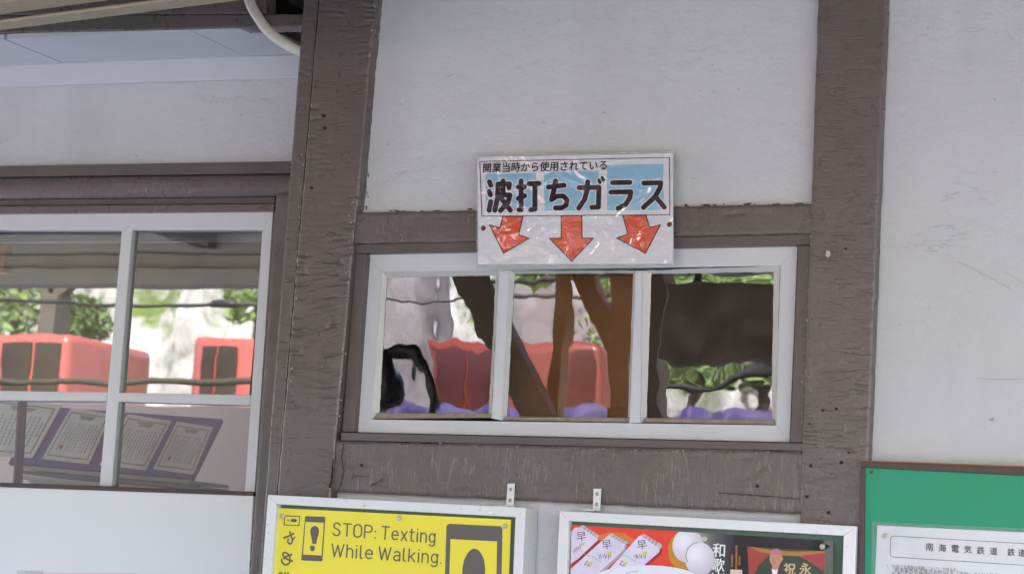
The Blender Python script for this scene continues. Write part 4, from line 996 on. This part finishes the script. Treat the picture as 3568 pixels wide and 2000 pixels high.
# ================================================================== light fitting and conduit under the eave
z0 = P(0, 105, -0.30).z
a0 = PZ(-300, 143, z0); a1 = PZ(1400, -70, z0); dr = (a1-a0).normalized(); sd_ = Vector((0, 0, 1)).cross(dr)
if sd_.y > 0: sd_ = -sd_
lf = thing('light_fitting', a0, 'long cream light housing with rust spots under the eave', 'light fitting')
def along(name, s0, s1, h0, h1, mat):
    q = [a0+sd_*s0+Vector((0, 0, h1)), a1+sd_*s0+Vector((0, 0, h1)), a1+sd_*s0+Vector((0, 0, h0)), a0+sd_*s0+Vector((0, 0, h0))]
    bm = bmesh.new(); bm_prism(bm, q, sd_*(s1-s0), 0.002); bm_obj(name, fin(bm), mat, lf)
along('bottom_lip', 0.0, 0.045, 0.0, 0.006, CREAM)
along('lip_return', -0.004, 0.0, 0.0, 0.022, CREAM)
along('reflector', 0.05, 0.12, 0.014, 0.08, CREAM)
along('housing', 0.0, 0.16, 0.082, 0.12, CREAM)
pts = [(862, -50), (869, 0), (880, 30), (899, 62), (924, 97), (956, 128), (995, 154), (1040, 178), (1095, 200)]
ys = [0.000, 0.000, 0.000, 0.001, 0.003, 0.006, 0.012, 0.020, 0.03]
o = tube('conduit_pipe', smooth_path([P(x, y, k) for (x, y), k in zip(pts, ys)], 6), 0.0108, PIPE, None, 16)
props(o, 'ivory conduit pipe curving down beside the top of the left post', 'pipe')

# ------------------------------------------------------------------ nail holes, cracks and chips
HOLE = plain('dark_hole', (0.012, 0.010, 0.008, 1), 0.9, 0.1, 10)
CRACK = plain('crack_brown', (0.05, 0.04, 0.035, 1), 0.9, 0.2, 40)  # dark brown of the drawn crack lines
FLECK = plain('bare_fleck', (0.5, 0.45, 0.4, 1), 0.7, 0.2, 40)
rnd = random.Random(9)
for x, y, r in ((2866, 1428, 5), (2913, 1424, 5), (2820, 1476, 4), (2930, 1611, 6), (2824, 1622, 5), (2956, 1576, 4), (1084, 655, 5), (1126, 404, 6), (1128, 446, 5), (1258, 1620, 5), (2637, 1692, 5), (2810, 1730, 5), (2886, 1785, 6), (2945, 866, 4)):
    o = poly('nail_hole', [(x+r*rnd.uniform(0.8, 1.2)*math.cos(a), y+r*rnd.uniform(0.8, 1.3)*math.sin(a)) for a in [k*0.7 for k in range(9)]], -0.0035, HOLE, bld, 0.003)
def crack(lines, Y, mat, w):
    pp = []
    for ln in lines:
        for (x0, y0), (x1, y1) in zip(ln[:-1], ln[1:]):
            n = max(1, int(math.hypot(x1-x0, y1-y0)/12)); prev = (x0, y0)
            for k in range(1, n+1):
                q = (x0+(x1-x0)*k/n+rnd.uniform(-2, 2), y0+(y1-y0)*k/n+rnd.uniform(-2, 2)); pp += stroke_polys([prev, q], w*rnd.uniform(0.5, 1.3))[:1]; prev = q
    o = multi('crack', pp, Y, mat, bld, 0.002); return o
crack([[(1196, 1545), (1188, 1590), (1197, 1640), (1190, 1680), (1172, 1716)], [(1225, 1668), (1232, 1655), (1282, 1662)], [(1292, 1692), (1308, 1684), (1330, 1668)]], 0.0015, CRACK, 2.6)
crack([[(1160, 1600), (1156, 1650), (1150, 1700)]], -0.0045, HOLE, 5)
crack([[(2500, 1716), (2620, 1724), (2784, 1737)]], 0.002, CRACK, 2.6)
crack([[(3335, 912), (3390, 936), (3440, 962), (3525, 1008)], [(3400, 1318), (3480, 1322), (3568, 1318)], [(3402, 1478), (3425, 1484), (3440, 1492)], [(3500, 950), (3568, 985)], [(2990+60, 60), (3075, 140)]], 0.0255, plain('plaster_scratch', (0.42, 0.40, 0.40, 1), 0.9, 0.2, 30), 1.3)
def chips(name, a, b, n, Y, mat, size, spread):
    pp = []
    for _ in range(n):
        t = rnd.random(); x, y = a[0]+(b[0]-a[0])*t, a[1]+(b[1]-a[1])*t+rnd.gauss(0, spread); sx, sy = size*rnd.uniform(0.5, 2.6), size*rnd.uniform(0.3, 0.9)
        if abs(b[1]-a[1]) > abs(b[0]-a[0]): x += rnd.gauss(0, spread); sx, sy = sy, sx
        pp.append([(x+sx*math.cos(q)*rnd.uniform(0.6, 1.2), y+sy*math.sin(q)*rnd.uniform(0.6, 1.2)) for q in (0.3, 1.2, 2.2, 3.3, 4.2, 5.3)])
    o = multi(name, pp, Y, mat, bld, 0.001); o['kind'] = 'stuff'
PCH = plain('grime', (0.10, 0.085, 0.07, 1), 0.9, 0.3, 60)
chips('grime', (1275, 738), (2805, 709), 60, 0.0262, PCH, 5, 2.5)
chips('grime', (3082, 100), (3030, 1580), 40, 0.0245, PCH, 4, 3)
chips('grime', (1300, 60), (1272, 720), 34, 0.0262, PCH, 4, 4)
chips('paint_flecks', (1060, 500), (1010, 1400), 26, -0.0035, FLECK, 2.2, 3)
chips('paint_flecks', (1240, 560), (1180, 1500), 30, -0.0035, FLECK, 2.2, 6)
chips('paint_flecks', (2830, 700), (2790, 1500), 22, -0.0030, FLECK, 2.0, 4)
chips('paint_flecks', (1250, 1546), (2770, 1580), 40, 0.003, FLECK, 2.0, 3)
poly('paint_flecks', [(2876, 890), (2880, 872), (2892, 876), (2894, 890), (2884, 898)], -0.0035, FLECK, bld, 0.002)['kind'] = 'stuff'

ps = thing('paper_sheet', P(280, 2030, DL-0.012), 'top edge of a pale pink sheet at the foot of the white panel', 'paper')
poly('paper', [(90, 1991), (485, 1996), (480, 2200), (80, 2200)], DL-0.0115, plain('pale_pink_paper', (0.72, 0.62, 0.63, 1), 0.5, 0.05, 9), ps, 0.0006)
poly('sleeve', [(60, 1985), (150, 1986), (150, 2200), (50, 2200)], DL-0.0125, SLEEVE, ps, 0.0003)
